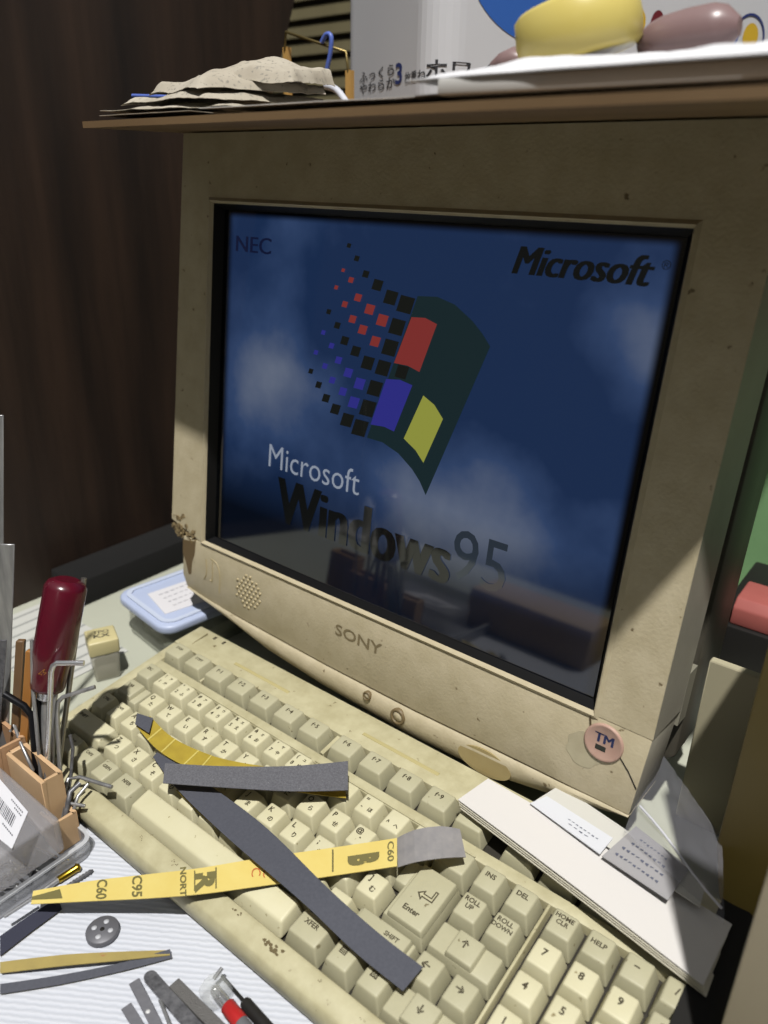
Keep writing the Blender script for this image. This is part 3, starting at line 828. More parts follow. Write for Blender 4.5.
# wire, blue tie and sticks behind the newspapers
y0 = 330
a = hy(286, 32, y0); b_ = hy(346, 52, y0)
for (q, lab) in ((a, 'thin pale stick standing at the left end of the brass wire'), (b_, 'thin pale stick standing at the right end of the brass wire')):
    mb = MB(); x_ = q.x + (-4 if q is a else 0)
    mb.box(x_ - 2.5, x_ + 2.5, y0 + 2, y0 + 7, T0, q.z - (10 if q is a else 12))
    o = mb.build('wooden_stick', woody, loc=(x_, y0, T0)); tag(o, lab, 'stick', 'sticks on the board')
mb = MB(); mb.tube([a + Vector((-4, 2, -12)), a, lerp(a, b_, .5), b_, b_ + Vector((0, 3, -14))], 1.1, 8)
o = mb.build('brass_wire', mat('dull_brass', (150, 132, 84), .4, .8), loc=a); tag(o, 'thin brass wire stretched between two sticks above the newspapers', 'wire')
k0 = hy(330, 42, y0)
mb = MB()
mb.tube(crom([k0 + Vector((-7, -2, 0)), k0 + Vector((-2, -2, 5)), k0 + Vector((3, -2, 3)), k0 + Vector((2, -2, -8)), k0 + Vector((-2, -2, -20)), k0 + Vector((-3, -2, -31))], 20), 1.8, 8)
o = mb.build('blue_tie', mat('blue_plastic_tie', (96, 120, 206), .4), loc=k0); tag(o, 'blue plastic tie hanging from the brass wire', 'tie')
a = hy(326, 86, 318); b_ = hy(362, 95, 300)
mb = MB(); mb.tube(crom([a, lerp(a, b_, .4) + Vector((0, 0, -2.5)), (b_.x, b_.y, T0 + 3)], 10), 2.6, 10)
o = mb.build('white_tube', mat('white_plastic', (224, 226, 236), .4), loc=a); tag(o, 'white plastic tube lying behind the newspapers under the blue tie', 'tube')
q = hy(137, 97, 170); mb = MB(); mb.tube([(q.x - 5, q.y, q.z + 1), (q.x + 40, q.y + 10, q.z - 1)], 1.2, 8)
o = mb.build('blue_pen', MATS['blue_plastic_tie'], loc=q); tag(o, 'blue pen tip poking out of the newspapers', 'pen')

# ================================================================ ABRASIVE STRIPS
def ribbon(name, st, tops, unders, th=.5, n=40, flat_=False):
    """st: stations of (edge A, edge B) world points"""
    A_ = crom([s_[0] for s_ in st], n); B_ = crom([s_[1] for s_ in st], n)
    mb = MB(); mb.cur = 0; mb.under = 1
    def fn(u, v): return lerp(B_[round(u * n)], A_[round(u * n)], v)
    mb.grid(fn, n, 3, th)
    if flat_: mb.sm = [False] * len(mb.sm)
    o = mb.build(name, [tops, unders], None, loc=(A_[0] + B_[0]) / 2)
    def at(u, v, off=.25):                      # u along 0..1, v across
        x = u * n; k = min(int(x), n - 1); f = x - k
        a, b_ = lerp(A_[k], A_[k + 1], f), lerp(B_[k], B_[k + 1], f)
        nn = (A_[k + 1] - A_[k]).cross(A_[k] - B_[k]).normalized()
        if nn.z < 0: nn = -nn
        return lerp(b_, a, v) + nn * off
    return o, at


K = kbw
# the long yellow strip with lettering
st = [(hz(33, 891, 16), hz(31, 904, 15)), (hz(90, 881, 19), hz(88, 901, 19)), (hz(150, 874, 24), hz(150, 898, 24)), (K(200, 868, 6), K(200, 894, 6)), (K(260, 858, 4), K(260, 886, 4)), (K(330, 848, 5), K(330, 876, 5)), (K(397, 838, 7), K(397, 866, 7))]
tY = thing('sandpaper_strip', 'long yellow-backed sandpaper strip printed C60 C95, reaching from the tray across the keyboard', 'sandpaper', (st[0][1].x, st[0][1].y, 0), group='abrasive strips on the keyboard')
def reparent(o, t):
    wl = o.location.copy(); o.parent = t; o.location = wl - t.location
    return o
o, at = ribbon('yellow_backing', st, yellowp, emery, n=60); reparent(o, tY)
Lr = sum(((st[i + 1][0] - st[i][0]).length for i in range(len(st) - 1)))
def striptext(mb, t, u, v, size, rot=True, **kw):
    vs, fs = text(t, size=size, **kw)
    out_ = []
    W_ = 14.
    for x, y in vs:
        if rot: du, dv = y, -x                  # reads across the strip
        else: du, dv = x, y
        out_.append(at(max(0, min(1, u + du / Lr)), v + dv / W_))
    mb.add(out_, fs)
def stamp(nm, m_, *a, **k):
    global mb
    mb = MB(); striptext(mb, *a, **k); mb.build(nm, m_, tY, world=True)
stamp('printed_number', ink, 'C60', .20, .52, 7.8, bold=.2); stamp('printed_number', ink, 'C95', .295, .52, 7.8, bold=.2)
stamp('printed_word', ink, 'NORT', .445, .55, 5.8, bold=.2); stamp('printed_letter', ink, 'R', .512, .48, 15, True, bold=.9); stamp('printed_number', ink, 'C60', .975, .55, 6, bold=.15)
for a, b_ in ((.482, .486), (.545, .549), (.838, .842)):
    mb = MB(); mb.add([at(a, .12), at(b_, .12), at(b_, .92), at(a, .92)], [(0, 1, 2, 3)]); mb.build('printed_bar', ink, tY, world=True)
stamp('printed_letter', ink, 'B', .905, .42, 17, True, bold=1.3, xs=.5)
mb = MB(); mb.add([at(.0, .3), at(.1, .22), at(.09, .8), at(.0, .55)], [(0, 1, 2, 3)]); mb.build('printed_block', ink, tY, world=True)
stamp('red_letter', redink, 'C', .655, .5, 7); stamp('red_letter', redink, 'C', .685, .42, 7); stamp('red_letter', redink, '!', .712, .35, 7.5)
st = [(K(397, 838, 7.6), K(398, 867, 7.6)), (K(414, 830, 13), K(415, 862, 12)), (K(440, 826, 15), K(442, 858, 14)), (K(460, 829, 12), K(466, 857, 10))]
o, _ = ribbon('folded_grey_end', st, mat('light_emery', (142, 140, 142), .5, col2=(166, 162, 160), scale=200, amt=.6), yellowp, n=6, flat_=True); reparent(o, tY)

# the long grey diagonal strip
st = [(K(157, 752, 3), K(153, 757, 3)), (K(196, 776, 6), K(178, 790, 6)), (K(262, 824, 9), K(228, 838, 9)), (K(330, 890, 12), K(300, 900, 12)), (K(380, 934, 8), K(355, 952, 8)), (K(423, 967, 5), K(403, 991, 5))]
o, _ = ribbon('emery_strip', st, emery_blue, yellowd, n=50); tag(o, 'long slate-grey emery strip lying diagonally across the keys over the yellow strip', 'sandpaper', 'abrasive strips on the keyboard')
# the short raised grey strip
st = [(K(165, 763, 14), K(163, 783, 14)), (K(220, 766, 15), K(220, 787, 15)), (K(290, 766, 15), K(290, 791, 15)), (K(348, 761, 13), K(348, 790, 13))]
o, _ = ribbon('emery_strip', st, emery, yellowd, n=30); tag(o, 'short grey speckled emery strip lying level across the upper keys', 'sandpaper', 'abrasive strips on the keyboard')
# olive yellow strip with square grey tip
t3 = thing('sandpaper_strip', 'curved olive-yellow sandpaper strip with a small square grey tip on the left keys', 'sandpaper', (60, 40, 30), group='abrasive strips on the keyboard')
st = [(K(150, 716, 7), K(136, 726, 6)), (K(172, 737, 6), K(158, 750, 6)), (K(205, 753, 6), K(190, 768, 6)), (K(238, 762, 7), K(232, 780, 7)), (K(300, 772, 6), K(300, 792, 6)), (K(345, 782, 5), K(346, 798, 5))]
o, at = ribbon('yellow_backing', st, yellowd, emery, n=40); reparent(o, t3)
mb = MB(); Lr = 200
for u in (.12, .22, .36, .44): mb.add([at(u, .0), at(u + .008, 0), at(u + .008, 1), at(u, 1)], [(0, 1, 2, 3)])
mb.build('pale_creases', mat('pale_crease', (222, 204, 110), .6), t3, world=True)
st = [(K(137, 713, 9), K(135, 724, 9)), (K(153, 718, 9), K(149, 733, 9))]
o, _ = ribbon('square_tip', st, emery_blue, yellowd, n=4); reparent(o, t3)
# yellow piece peeking below
st = [(K(186, 786, 3), K(176, 790, 3)), (K(205, 806, 3), K(196, 810, 3)), (K(221, 820, 3), K(212, 824, 3))]
o, _ = ribbon('sandpaper_scrap', st, yellowd, emery, n=12); tag(o, 'small yellow sandpaper scrap peeking out under the grey strips', 'sandpaper', 'abrasive strips on the keyboard')
# strips on the cloth
t4 = thing('sandpaper_strip', 'narrow folded sandpaper strip with yellow and grey legs lying on the white cloth', 'sandpaper', (150, -75, 0), group='abrasive strips on the cloth')
st = [(hz(0, 962, 4), hz(0, 973, 4)), (hz(60, 955, 6), hz(60, 966, 6)), (hz(110, 952, 6), hz(112, 961, 6)), (hz(168, 950, 4), hz(170, 955, 4))]
o, at = ribbon('yellow_leg', st, mat('worn_yellow_paper', (188, 168, 98), .6, col2=(168, 150, 90), scale=80, spots=(180, 110, 80), spot_scale=150, spot_cut=.66), emery_blue, n=30); reparent(o, t4)
st = [(hz(0, 984, 4), hz(0, 994, 3)), (hz(60, 975, 4), hz(62, 984, 3)), (hz(120, 963, 4), hz(122, 971, 3)), (hz(170, 949, 5), hz(172, 958, 3))]
o, _ = ribbon('grey_leg', st, emery_blue, yellowd, n=30); reparent(o, t4)
st = [(hz(0, 936, 4), hz(0, 956, 3)), (hz(30, 915, 4), hz(32, 931, 3)), (hz(58, 898, 4), hz(62, 909, 3))]
o, _ = ribbon('emery_strip', st, mat('navy_emery', (52, 54, 72), .8, bump=.3, bscale=2500), yellowd, n=16); tag(o, 'short navy emery strip lying beside the clear tray', 'sandpaper', 'abrasive strips on the cloth')

# ================================================================ SMALL THINGS ON THE CLOTH
c = hz(103, 933, 2)
t = thing('metal_disc', 'small dark round metal disc with holes on the white cloth', 'disc', (c.x, c.y, 1.5))
mb = MB(); mb.lathe([(.01, 0), (8.2, 0), (8.6, .6), (8.6, 3), (8.0, 3.6), (.01, 3.6)], (0, 0, 0), 40)
mb.build('disc_body', mat('gunmetal', (122, 122, 128), .5, .3), t)
mb = MB()
for a_ in (30, 120, 210, 300): mb.lathe([(.01, 3.66), (1.4, 3.66), (1.4, 3.5)], (4.6 * math.cos(math.radians(a_)), 4.6 * math.sin(math.radians(a_)), 0), 14)
mb.build('pale_hole', mat('hole_showing_cloth', (210, 212, 218), .6), t)
mb = MB(); mb.lathe([(.01, 3.68), (1.2, 3.68), (1.2, 3.5)], (0, 0, 0), 14); mb.build('centre_hole', dark, t)


def blade(name, a, b_, w, th, m, lab, tipw=None, hole=None, cat='blade', z=2., grp='flat steel tools on the cloth', rnd=False):
    A_ = hz(*a, z); B_ = hz(*b_, z); d = (B_ - A_).normalized(); L_ = (B_ - A_).length + 26
    s_ = Vector((-d.y, d.x, 0)); tw = tipw or w
    pts = []
    if rnd:
        for k in range(9):
            an = math.pi / 2 + math.pi * k / 8; pts.append(A_ + d * (w / 2 + w / 2 * math.cos(an)) + s_ * (tw / 2 * math.sin(an)))
    else: pts = [A_ + s_ * tw / 2, A_ - s_ * tw / 2]
    pts += [A_ + d * L_ - s_ * w / 2, A_ + d * L_ + s_ * w / 2]
    mb = MB(); mb.hexa([Vector((p.x, p.y, z - .4)) for p in pts], [Vector((p.x, p.y, z - .4 + th)) for p in pts])
    o = mb.build(name, m, loc=(A_.x, A_.y, z), bevel=.3, seg=1)
    tag(o, lab, cat, grp)
    if hole:
        q = hz(*hole, z); mb = MB(); mb.lathe([(.01, z - .3 + th), (1.1, z - .3 + th), (1.1, z)], (q.x, q.y, 0), 12)
        h_ = mb.build('hole', mat('bright_hole', (235, 235, 235), .5), None, loc=(A_.x, A_.y, z)); h_.parent = o; h_.location = (0, 0, 0)
    return o


greyst = mat('matt_grey_steel', (142, 142, 148), .45, .3, col2=(128, 128, 134), scale=300)
blade('steel_strip', (126, 1006), (142, 1032), 5.2, .8, greyst, 'short grey steel strip at the bottom edge, left of the other flat tools')
blade('steel_strip', (134, 981), (160, 1032), 5.4, .8, greyst, 'grey square-ended steel strip with a small hole', hole=(148, 1012))
blade('flat_file', (147, 974), (196, 1030), 7.0, 2.2, darksteel, 'wide dark file with a rounded tip, between the grey strip and the black file', rnd=True, cat='file', tipw=6.5)
blade('flat_file', (174, 985), (225, 1036), 6.2, 2.6, mat('black_file', (116, 114, 112), .55, .3, bump=.5, bscale=1500), 'square-tipped blackish file nearest to the red-collared driver', cat='file')
mb = MB(); mb.tube([hz(160, 1000, 3), hz(172, 1030, 3)], .9, 8); o = mb.build('steel_pin', steel, loc=hz(160, 1000, 0)); tag(o, 'thin bright steel pin lying between the two files', 'pin')

a = hz(213, 987, 8); b_ = hz(266, 1055, 8); d = (b_ - a).normalized()
t = thing('nut_driver', 'small driver with clear cap, chrome tip and red collar at the bottom of the photo', 'driver', (a.x, a.y, 1.5))
def onax(s_): return a + d * s_
off = Vector((a.x, a.y, 1.5))
mb = MB(); mb.tube([onax(-2) - off, onax(0) - off, onax(7) - off, onax(8) - off], [6.8, 7.2, 7.0, 5.5], 24)
mb.build('clear_cap', mat('clear_plastic_cap', (235, 238, 234), .1, alpha=.22), t)
mb = MB(); mb.tube([onax(1) - off, onax(2) - off, onax(13) - off], [2.2, 2.8, 2.8], 20); mb.build('chrome_shaft', chrome, t)
mb = MB(); mb.tube([onax(12.5) - off, onax(13) - off, onax(24) - off], [3.0, 3.8, 3.8], 20); mb.build('red_collar', mat('glossy_red', (196, 44, 44), .35), t)
mb = MB(); mb.tube([onax(24) - off, onax(60) - off], [3.6, 3.6], 20); mb.build('grey_handle', mat('grey_plastic', (110, 110, 114), .5), t)
a = hz(222, 976, 3); b_ = hz(262, 1022, 5); d = (b_ - a)
mb = MB(); mb.tube([a, a + d * .55, a + d * .58, a + d * .62, a + d * 1.5], [.9, .9, 2.6, 3.0, 3.2], 14)
o = mb.build('black_probe', mat('black_plastic', (40, 38, 36), .45), loc=a); tag(o, 'thin black probe with a thicker handle lying beside the keyboard edge', 'probe')
mb = MB(); mb.tube([hz(214, 979, 10), hz(222, 968, 13)], 1.0, 8); o = mb.build('steel_tip', steel, loc=hz(214, 979, 0)); tag(o, 'tiny steel tip standing out beside the clear cap', 'pin')

# ================================================================ CLEAR TRAY, HOLDER, TOOLS
clear = mat('cloudy_clear_plastic', (206, 208, 214), .18, alpha=.42)
tray = thing('clear_tray', 'shallow clear plastic tray holding screws, bits and the wooden tool block', 'tray', (10, -120, 1.5))
mb = MB()
X0, X1, Y0, Y1 = -70, 93, -215, -27
rr_ = 8
def rrect(x0, x1, y0, y1, r_, k=5):
    o_ = []
    for cx, cy, a0 in ((x1 - r_, y1 - r_, 0), (x0 + r_, y1 - r_, 90), (x0 + r_, y0 + r_, 180), (x1 - r_, y0 + r_, 270)):
        for i in range(k + 1):
            a = math.radians(a0 + 90 * i / k); o_.append((cx + r_ * math.cos(a), cy + r_ * math.sin(a)))
    return o_
def wallring(mb, outer, inner, z0, z1):
    n = len(outer)
    vs = [(x, y, z0) for x, y in outer] + [(x, y, z1) for x, y in outer] + [(x, y, z1) for x, y in inner] + [(x, y, z0) for x, y in inner]
    fs = []
    for i in range(n):
        j = (i + 1) % n; fs += [(i, j, n + j, n + i), (n + i, n + j, 2 * n + j, 2 * n + i), (2 * n + i, 2 * n + j, 3 * n + j, 3 * n + i)]
    mb.add(vs, fs)
wallring(mb, rrect(X0 - 10, X1 - 10, Y0 + 120, Y1 + 120, rr_), rrect(X0 - 8, X1 - 12, Y0 + 122, Y1 + 118, rr_ - 2), 0, 11)
mb.prism(rrect(X0 - 10, X1 - 10, Y0 + 120, Y1 + 120, rr_), 0, 1, 'z')
mb.build('tray_shell', clear, tray)
mb = MB(); wallring(mb, rrect(X0 - 10.6, X1 - 9.4, Y0 + 119.4, Y1 + 120.6, rr_), rrect(X0 - 8, X1 - 12, Y0 + 122, Y1 + 118, rr_ - 2), 10.6, 12)
mb.build('tray_rim', mat('bright_clear_rim', (226, 228, 232), .15, alpha=.7), tray)

# wooden tool block
TZ = 2.6
hb = thing('wooden_tool_block', 'small pale wooden block with pockets holding hex keys, files and a screwdriver', 'tool holder', (40, -45, TZ))
def pocket(mb, x0, x1, y0, y1, z0, z1, w=2.4):
    mb.box(x0, x1, y0, y0 + w, z0, z1); mb.box(x0, x1, y1 - w, y1, z0, z1)
    mb.box(x0, x0 + w, y0 + w, y1 - w, z0, z1); mb.box(x1 - w, x1, y0 + w, y1 - w, z0, z1); mb.box(x0 + w, x1 - w, y0 + w, y1 - w, z0, z0 + 4)
mb = MB(); pocket(mb, 30 - 40, 70 - 40, -41 + 45, -27.5 + 45, 0, 48); mb.build('tall_pocket', woodl, hb, bevel=.4, seg=1)
mb = MB(); pocket(mb, 63 - 40, 79 - 40, -58 + 60.5, -27.5 + 45, 0, 23); mb.build('short_pocket', woodl, hb, bevel=.4, seg=1)
mb = MB(); pocket(mb, -26 - 40, 29 - 40, -46 + 45, -27.5 + 45, 0, 52); mb.build('left_pocket', wood('tan_wood', (214, 174, 134), (194, 150, 112), 30, (1, 1, .12)), hb, bevel=.4, seg=1)
mb = MB(); pocket(mb, -50 - 40, -16 - 40, -48 + 45, -30 + 45, 0, 64); mb.build('yellow_pocket', woody, hb, bevel=.4, seg=1)

# clear box with barcode label, standing in the tray
q = hz(60, 818, 44)
cbx = thing('clear_case', 'cloudy clear plastic case with a white barcode label beside the wooden block', 'case', (q.x, q.y, TZ))
mb = MB(); mb.box(-120, 0, -46, 0, 17, 41.4); mb.build('case_body', mat('smoky_clear_plastic', (200, 198, 202), .2, alpha=.42), cbx, bevel=2.5, seg=3)
lab_z = 44.3
pl = [hz(-14, 763, lab_z), hz(28, 812, lab_z), hz(12, 849, lab_z), hz(-34, 812, lab_z)]
mb = MB(); mb.hexa([p - Vector((0, 0, .2)) for p in pl], [p + Vector((0, 0, .15)) for p in pl]); lb = mb.build('barcode_label', mat('white_label', (240, 240, 246), .5), cbx, world=True)
A_, B_, D_ = pl[1], pl[0], pl[2]
ex_ = (B_ - A_).normalized(); ey_ = (D_ - A_).normalized()
mb = MB(); s0 = 8
for i in range(16):
    w_ = random.choice((.4, .7, 1.1)); p = A_ + ex_ * s0 + ey_ * 9 + Vector((0, 0, .3)); mb.add([p, p + ex_ * w_, p + ex_ * w_ + ey_ * 8, p + ey_ * 8], [(0, 1, 2, 3)]); s0 += w_ + random.choice((.5, .9))
for j, (y_, l_) in enumerate(((3, 14), (5.4, 9), (19.5, 12))):
    for k in range(int(l_ / 1.7)):
        p = A_ + ex_ * (4 + k * 1.9) + ey_ * y_ + Vector((0, 0, .3)); mb.add([p, p + ex_ * 1.2, p + ex_ * 1.2 + ey_ * 1.0, p + ey_ * 1.0], [(0, 1, 2, 3)])
mb.build('barcode_print', mat('grey_print', (96, 96, 104), .6), lb, world=True)

# odds and ends in the tray
def rod(name, pts, r, m, lab, cat, n=10, grp=None, smooth=0):
    pts = [Vector(p) for p in pts]
    if smooth: pts = crom(pts, smooth)
    mb = MB(); mb.tube(pts, r, n); o = mb.build(name, m, loc=pts[0]); tag(o, lab, cat, grp); return o
t = thing('key_card', 'small grey plate with a bright bar lying in the clear tray', 'plate', hz(45, 858, 6))
p = [hz(38, 850, 7), hz(56, 860, 7), hz(47, 873, 7), hz(29, 864, 7)]
mb = MB(); mb.hexa([x - Vector((0, 0, 2)) for x in p], p); mb.build('plate', mat('mid_grey_metal', (112, 114, 116), .4, .5), t, world=True, bevel=.5)
mb = MB(); mb.tube([hz(33, 846, 9), hz(57, 858, 9)], 1.0, 8); mb.build('bright_bar', chrome, t, world=True)
random.seed(12)
for i, (u, v) in enumerate([(3, 866), (12, 875), (22, 880), (8, 888), (33, 878), (1, 880), (26, 872), (16, 866), (6, 896), (34, 868)]):
    q = hz(u, v, 4.2); an = random.uniform(0, 3.1); dv_ = Vector((math.cos(an), math.sin(an), 0)) * random.uniform(3.5, 6)
    t = thing('screw', 'small dark screw among the loose screws in the clear tray', 'screw', q, group='loose screws in the tray')
    mb = MB(); mb.tube([-dv_, dv_ * .7], .9, 8); mb.build('shank', darksteel, t)
    mb = MB(); mb.tube([dv_ * .7, dv_ * .72, dv_ * 1.0], [1.0, 2.2, 1.6], 10); mb.build('screw_head', steel, t)
rod('steel_pin', [hz(4, 917, 13.5), hz(32, 899, 13.5)], 1.0, chrome, 'bright steel pin lying across the clear tray rim', 'pin')
t = thing('brass_punch', 'brass-ended steel punch lying on the cloth beside the tray corner', 'punch', hz(77, 868, 3.4))
mb = MB(); mb.tube([hz(80, 866, 4.2), hz(77.5, 867.5, 4.2), hz(76, 868.5, 4.2), hz(58, 880, 4.2)], [1.4, 2.7, 2.1, 2.0], 14); mb.build('brass_end', mat('brass', (214, 178, 60), .25, 1.), t, world=True)
mb = MB(); mb.tube([hz(58, 880, 4.2), hz(44, 890, 4.2), hz(36, 895, 4.2)], [1.5, 1.5, 1.2], 12); mb.build('steel_shank', steel, t, world=True)
mb = MB(); mb.smooth = True
a, b_ = hz(93, 870, 3), hz(68, 886, 3)
mb.tube([lerp(a, b_, k / 16) for k in range(17)], [.5] + [1.5 if k % 2 else .95 for k in range(16)], 10)
o = mb.build('drill_bit', darksteel, loc=a); tag(o, 'dark twist drill bit lying behind the yellow strip', 'drill bit')

# tools standing in the block
t = thing('screwdriver', 'screwdriver with thick dark red translucent handle standing in the wooden block', 'screwdriver', (45, -34, 8))
ax0 = Vector((46, -34, 10)); top = TT; dr = (top - hp(47, 690)).normalized()
hb0 = hp(47, 690); 
def hr(s_): return hb0 + (top - hb0) * s_
Rr = 12.2
mb = MB(); mb.tube([hr(0), hr(.02), hr(.05), hr(.16), hr(.24), hr(.30), hr(.36), hr(.93), hr(.975), hr(1.0)], [Rr * .55, Rr * .8, Rr * .84, Rr * .86, Rr * .9, Rr * .97, Rr, Rr, Rr * .86, Rr * .55], 28)
for vtx in mb.v: pass
mb.build('handle', mat('dark_red_plastic', (100, 16, 38), .25, col2=(80, 22, 34), scale=40, coat=.3), t, world=True)
mb = MB(); mb.tube([ax0, hb0 + (hb0 - ax0) * 0], [2.8, 2.8], 14); mb.build('shaft', steel, t, world=True)
mb = MB(); mb.tube([hr(-.07), hr(.0)], [5.5, 6.5], 18); mb.build('ferrule', chrome, t, world=True)
mb = MB(); put_text(mb, '⚡', lambda x, y: hr(.25) + Vector((.6, -.79, 0)) * (Rr * .93) + Vector((.786, .618, 0)) * (x - 1) + Vector((0, 0, y)), size=6); mb.build('gold_mark', mat('gold_print', (206, 140, 50), .5), t, world=True)

G = 'hex keys and rods in the wooden block'
rod('hex_key', [Vector((56, -37.5, 10)), hp(47, 770, -7), hp(50, 700, -15), hp(51, 672, -17), hp(53, 666, -17), hp(57, 663, -17), hp(84, 663, -17)], 1.7, chrome, 'bright chrome hex key whose bent arm points right in front of the red handle', 'hex key', 6, G)
rod('steel_rod', [Vector((52, -34, 10)), hp(58, 770, 5), hp(72, 665, 5), hp(84, 578, 5)], 1.7, mat('dark_shiny_steel', (170, 166, 158), .3, .8), 'tall dark shiny steel rod leaning beside the red handle', 'rod', 8, G)
rod('hex_key', [Vector((56, -33, 10)), hp(60, 770, -3), hp(57, 712, -8), hp(58, 702, -9), hp(63, 697, -9), hp(95, 687, -9)], 1.4, steel, 'dull steel hex key with its arm pointing right below the chrome one', 'hex key', 6, G)
rod('hex_key', [Vector((40, -35, 10)), hp(36, 765, -3), hp(32, 716, -3), hp(24, 706, -3), hp(4, 694, -3)], 2.3, blueblack, 'thick black hex key with its arm bent to the left', 'hex key', 6, G)
rod('hex_key', [Vector((48, -36, 10)), hp(41, 775, -6), hp(36, 720, -6), hp(33, 690, -6), hp(32, 640, -6)], 1.3, steel, 'straight thin steel rod standing left of the chrome hex key', 'rod', 6, G)
rod('needle_file', [Vector((50, -35, 10)), hp(52, 770, -4), hp(55, 700, -4), hp(57, 688, -4)], 1.2, steel, 'thin pale needle file between the hex keys', 'file', 6, G)
rod('black_tube', [Vector((44, -34, 12)), hp(44, 770, 0), hp(38, 700, 0), hp(35, 650, 0)], 2.0, blueblack, 'black rod standing close behind the red handle', 'rod', 10, G)
rod('hex_key', [hz(62, 845, 8) * 0 + Vector((74, -38, 8)), hp(71, 775, -2) , hp(73, 748, -2), hp(70, 735, -2)], 1.1, darksteel, 'short dark hex key standing upright in the short pocket', 'hex key', 6, G)
q0 = Vector((70, -36, 8))
rod('hex_key', [q0, hz(64, 795, 32), hz(68, 779, 34), hz(80, 777, 35), hz(112, 787, 36)], 1.3, steel, 'small steel hex key whose long arm reaches over the keyboard corner', 'hex key', 6, G)
rod('hex_key', [Vector((72, -35, 6)), hz(73, 812, 24), hz(78, 796, 30), hz(88, 784, 33)], 1.1, steel, 'small steel hex key leaning toward the space bar row', 'hex key', 6, G)
rod('hex_key', [Vector((68, -34, 6)), hz(66, 815, 24), hz(70, 792, 32), hz(80, 783, 34)], 1.6, darksteel, 'dark hex key in the short pocket under the steel ones', 'hex key', 6, G)
rod('hex_key', [hz(85, 806, 27), hz(62, 802, 27), hz(57, 804, 26), hz(54, 812, 24), hz(48, 832, 12)], 1.1, steel, 'small hex key hooked over the front of the short pocket', 'hex key', 6, G)
rod('hex_key', [hz(10, 732, 55), hz(14, 724, 58), hz(20, 742, 52), hz(33, 770, 46), Vector((40, -35, 30))], 1.1, steel, 'thin bent hex key resting on the left pocket rim', 'hex key', 6, G)


def flat(name, a, b_, foot, w, th, m, lab, cat, grp=None, wtop=None):
    side = Vector((.786, .618, 0)); nrm = (Vector(b_) - Vector(foot)).normalized().cross(side)
    mb = MB(); pts = [(Vector(foot), w), (Vector(b_), wtop or w)]
    vs = []
    for p, ww in pts:
        for sx, sn in ((-1, -1), (1, -1), (1, 1), (-1, 1)): vs.append(p + side * (sx * ww / 2) + nrm * (sn * th / 2))
    mb.hexa(vs[:4], vs[4:]); o = mb.build(name, m, loc=foot, bevel=min(th * .25, .5), seg=1); tag(o, lab, cat, grp); return o


flat('steel_ruler', None, hp(7, 544, -4), (0, -36, 10), 9, 1.2, steel, 'wide steel rule standing at the left edge in front of the narrow one', 'ruler')
flat('steel_ruler', None, hp(0, 415, 4), (-8, -32, 10), 4.2, 1.0, steel, 'narrow tall steel strip, the highest tool at the left edge', 'ruler')
flat('wooden_tool_stick', None, hp(31, 650, -2), (23, -35, 10), 5.2, 4, mat('amber_wood', (176, 120, 60), .45), 'amber wooden stick standing between the steel rules and the red handle', 'stick')
flat('wooden_tool_stick', None, hp(21, 640, 0), (13, -35, 10), 5.0, 4, mat('brown_wood_handle', (120, 92, 62), .5), 'darker brown wooden stick beside the wide steel rule', 'stick')
flat('steel_strip', None, hp(2, 640, -8), (-9, -37, 10), 6, 1, darksteel, 'dark steel strip low at the left edge among the rules', 'ruler')

# lined paper by the wall behind the tools
p = [hz(14, 640), hz(26, 606), hz(48, 598), hz(80, 628), hz(70, 650), hz(40, 670)]
lined = mat('lined_paper', (214, 214, 208), .7)
nt = lined.node_tree; N = nt.nodes; L = nt.links; b = N['Principled BSDF']
tc = N.new('ShaderNodeTexCoord'); wv = N.new('ShaderNodeTexWave'); wv.bands_direction = 'X'; wv.inputs['Scale'].default_value = 22
L.new(tc.outputs['Object'], wv.inputs['Vector']); r_ = N.new('ShaderNodeValToRGB'); r_.color_ramp.elements[0].position = .06; r_.color_ramp.elements[1].position = .12
r_.color_ramp.elements[0].color = alb((164, 166, 162)); r_.color_ramp.elements[1].color = alb((214, 214, 208)); L.new(wv.outputs['Fac'], r_.inputs['Fac']); L.new(r_.outputs['Color'], b.inputs['Base Color'])
mb = MB(); mb.box(-205, -75, 35, 112, .3, 1.0)
o = mb.build('lined_paper', lined, loc=(-140, 70, 0)); tag(o, 'sheet of lined paper lying on the desk behind the red screwdriver', 'paper')

# ================================================================ BOTTLE, TUB
c = Vector((-61, 82, 0))
t = thing('small_square_bottle', 'small square clear bottle with a yellowed cap marked TPO KX', 'bottle', (c.x, c.y, .2), Matrix.Rotation(math.radians(-24), 3, 'Z'))
s_ = 11
mb = MB(); mb.hexa([(-s_ * .86, -s_ * .86, 0), (s_ * .86, -s_ * .86, 0), (s_ * .86, s_ * .86, 0), (-s_ * .86, s_ * .86, 0)], [(-s_, -s_, 25), (s_, -s_, 25), (s_, s_, 25), (-s_, s_, 25)])
mb.build('bottle_body', mat('frosted_clear_plastic', (214, 210, 190), .3, alpha=.55), t, bevel=2, seg=3)
mb = MB(); mb.box(-s_ * .7, s_ * .7, -s_ * .7, s_ * .7, 2, 12); mb.build('bottle_contents', mat('grey_contents', (128, 124, 112), .7, col2=(150, 146, 130), scale=200), t, bevel=1.5)
mb = MB(); mb.box(-s_ - .6, s_ + .6, -s_ - .6, s_ + .6, 24.6, 37.5); cap = mb.build('bottle_cap', mat('yellowed_cap', (222, 210, 158), .4), t, bevel=1.6, seg=3)
mb = MB(); R33 = Matrix.Rotation(math.radians(84), 3, 'Z')
def capt(x, y): v_ = R33 @ Vector((x, y, 0)); return (v_.x, v_.y, 37.62)
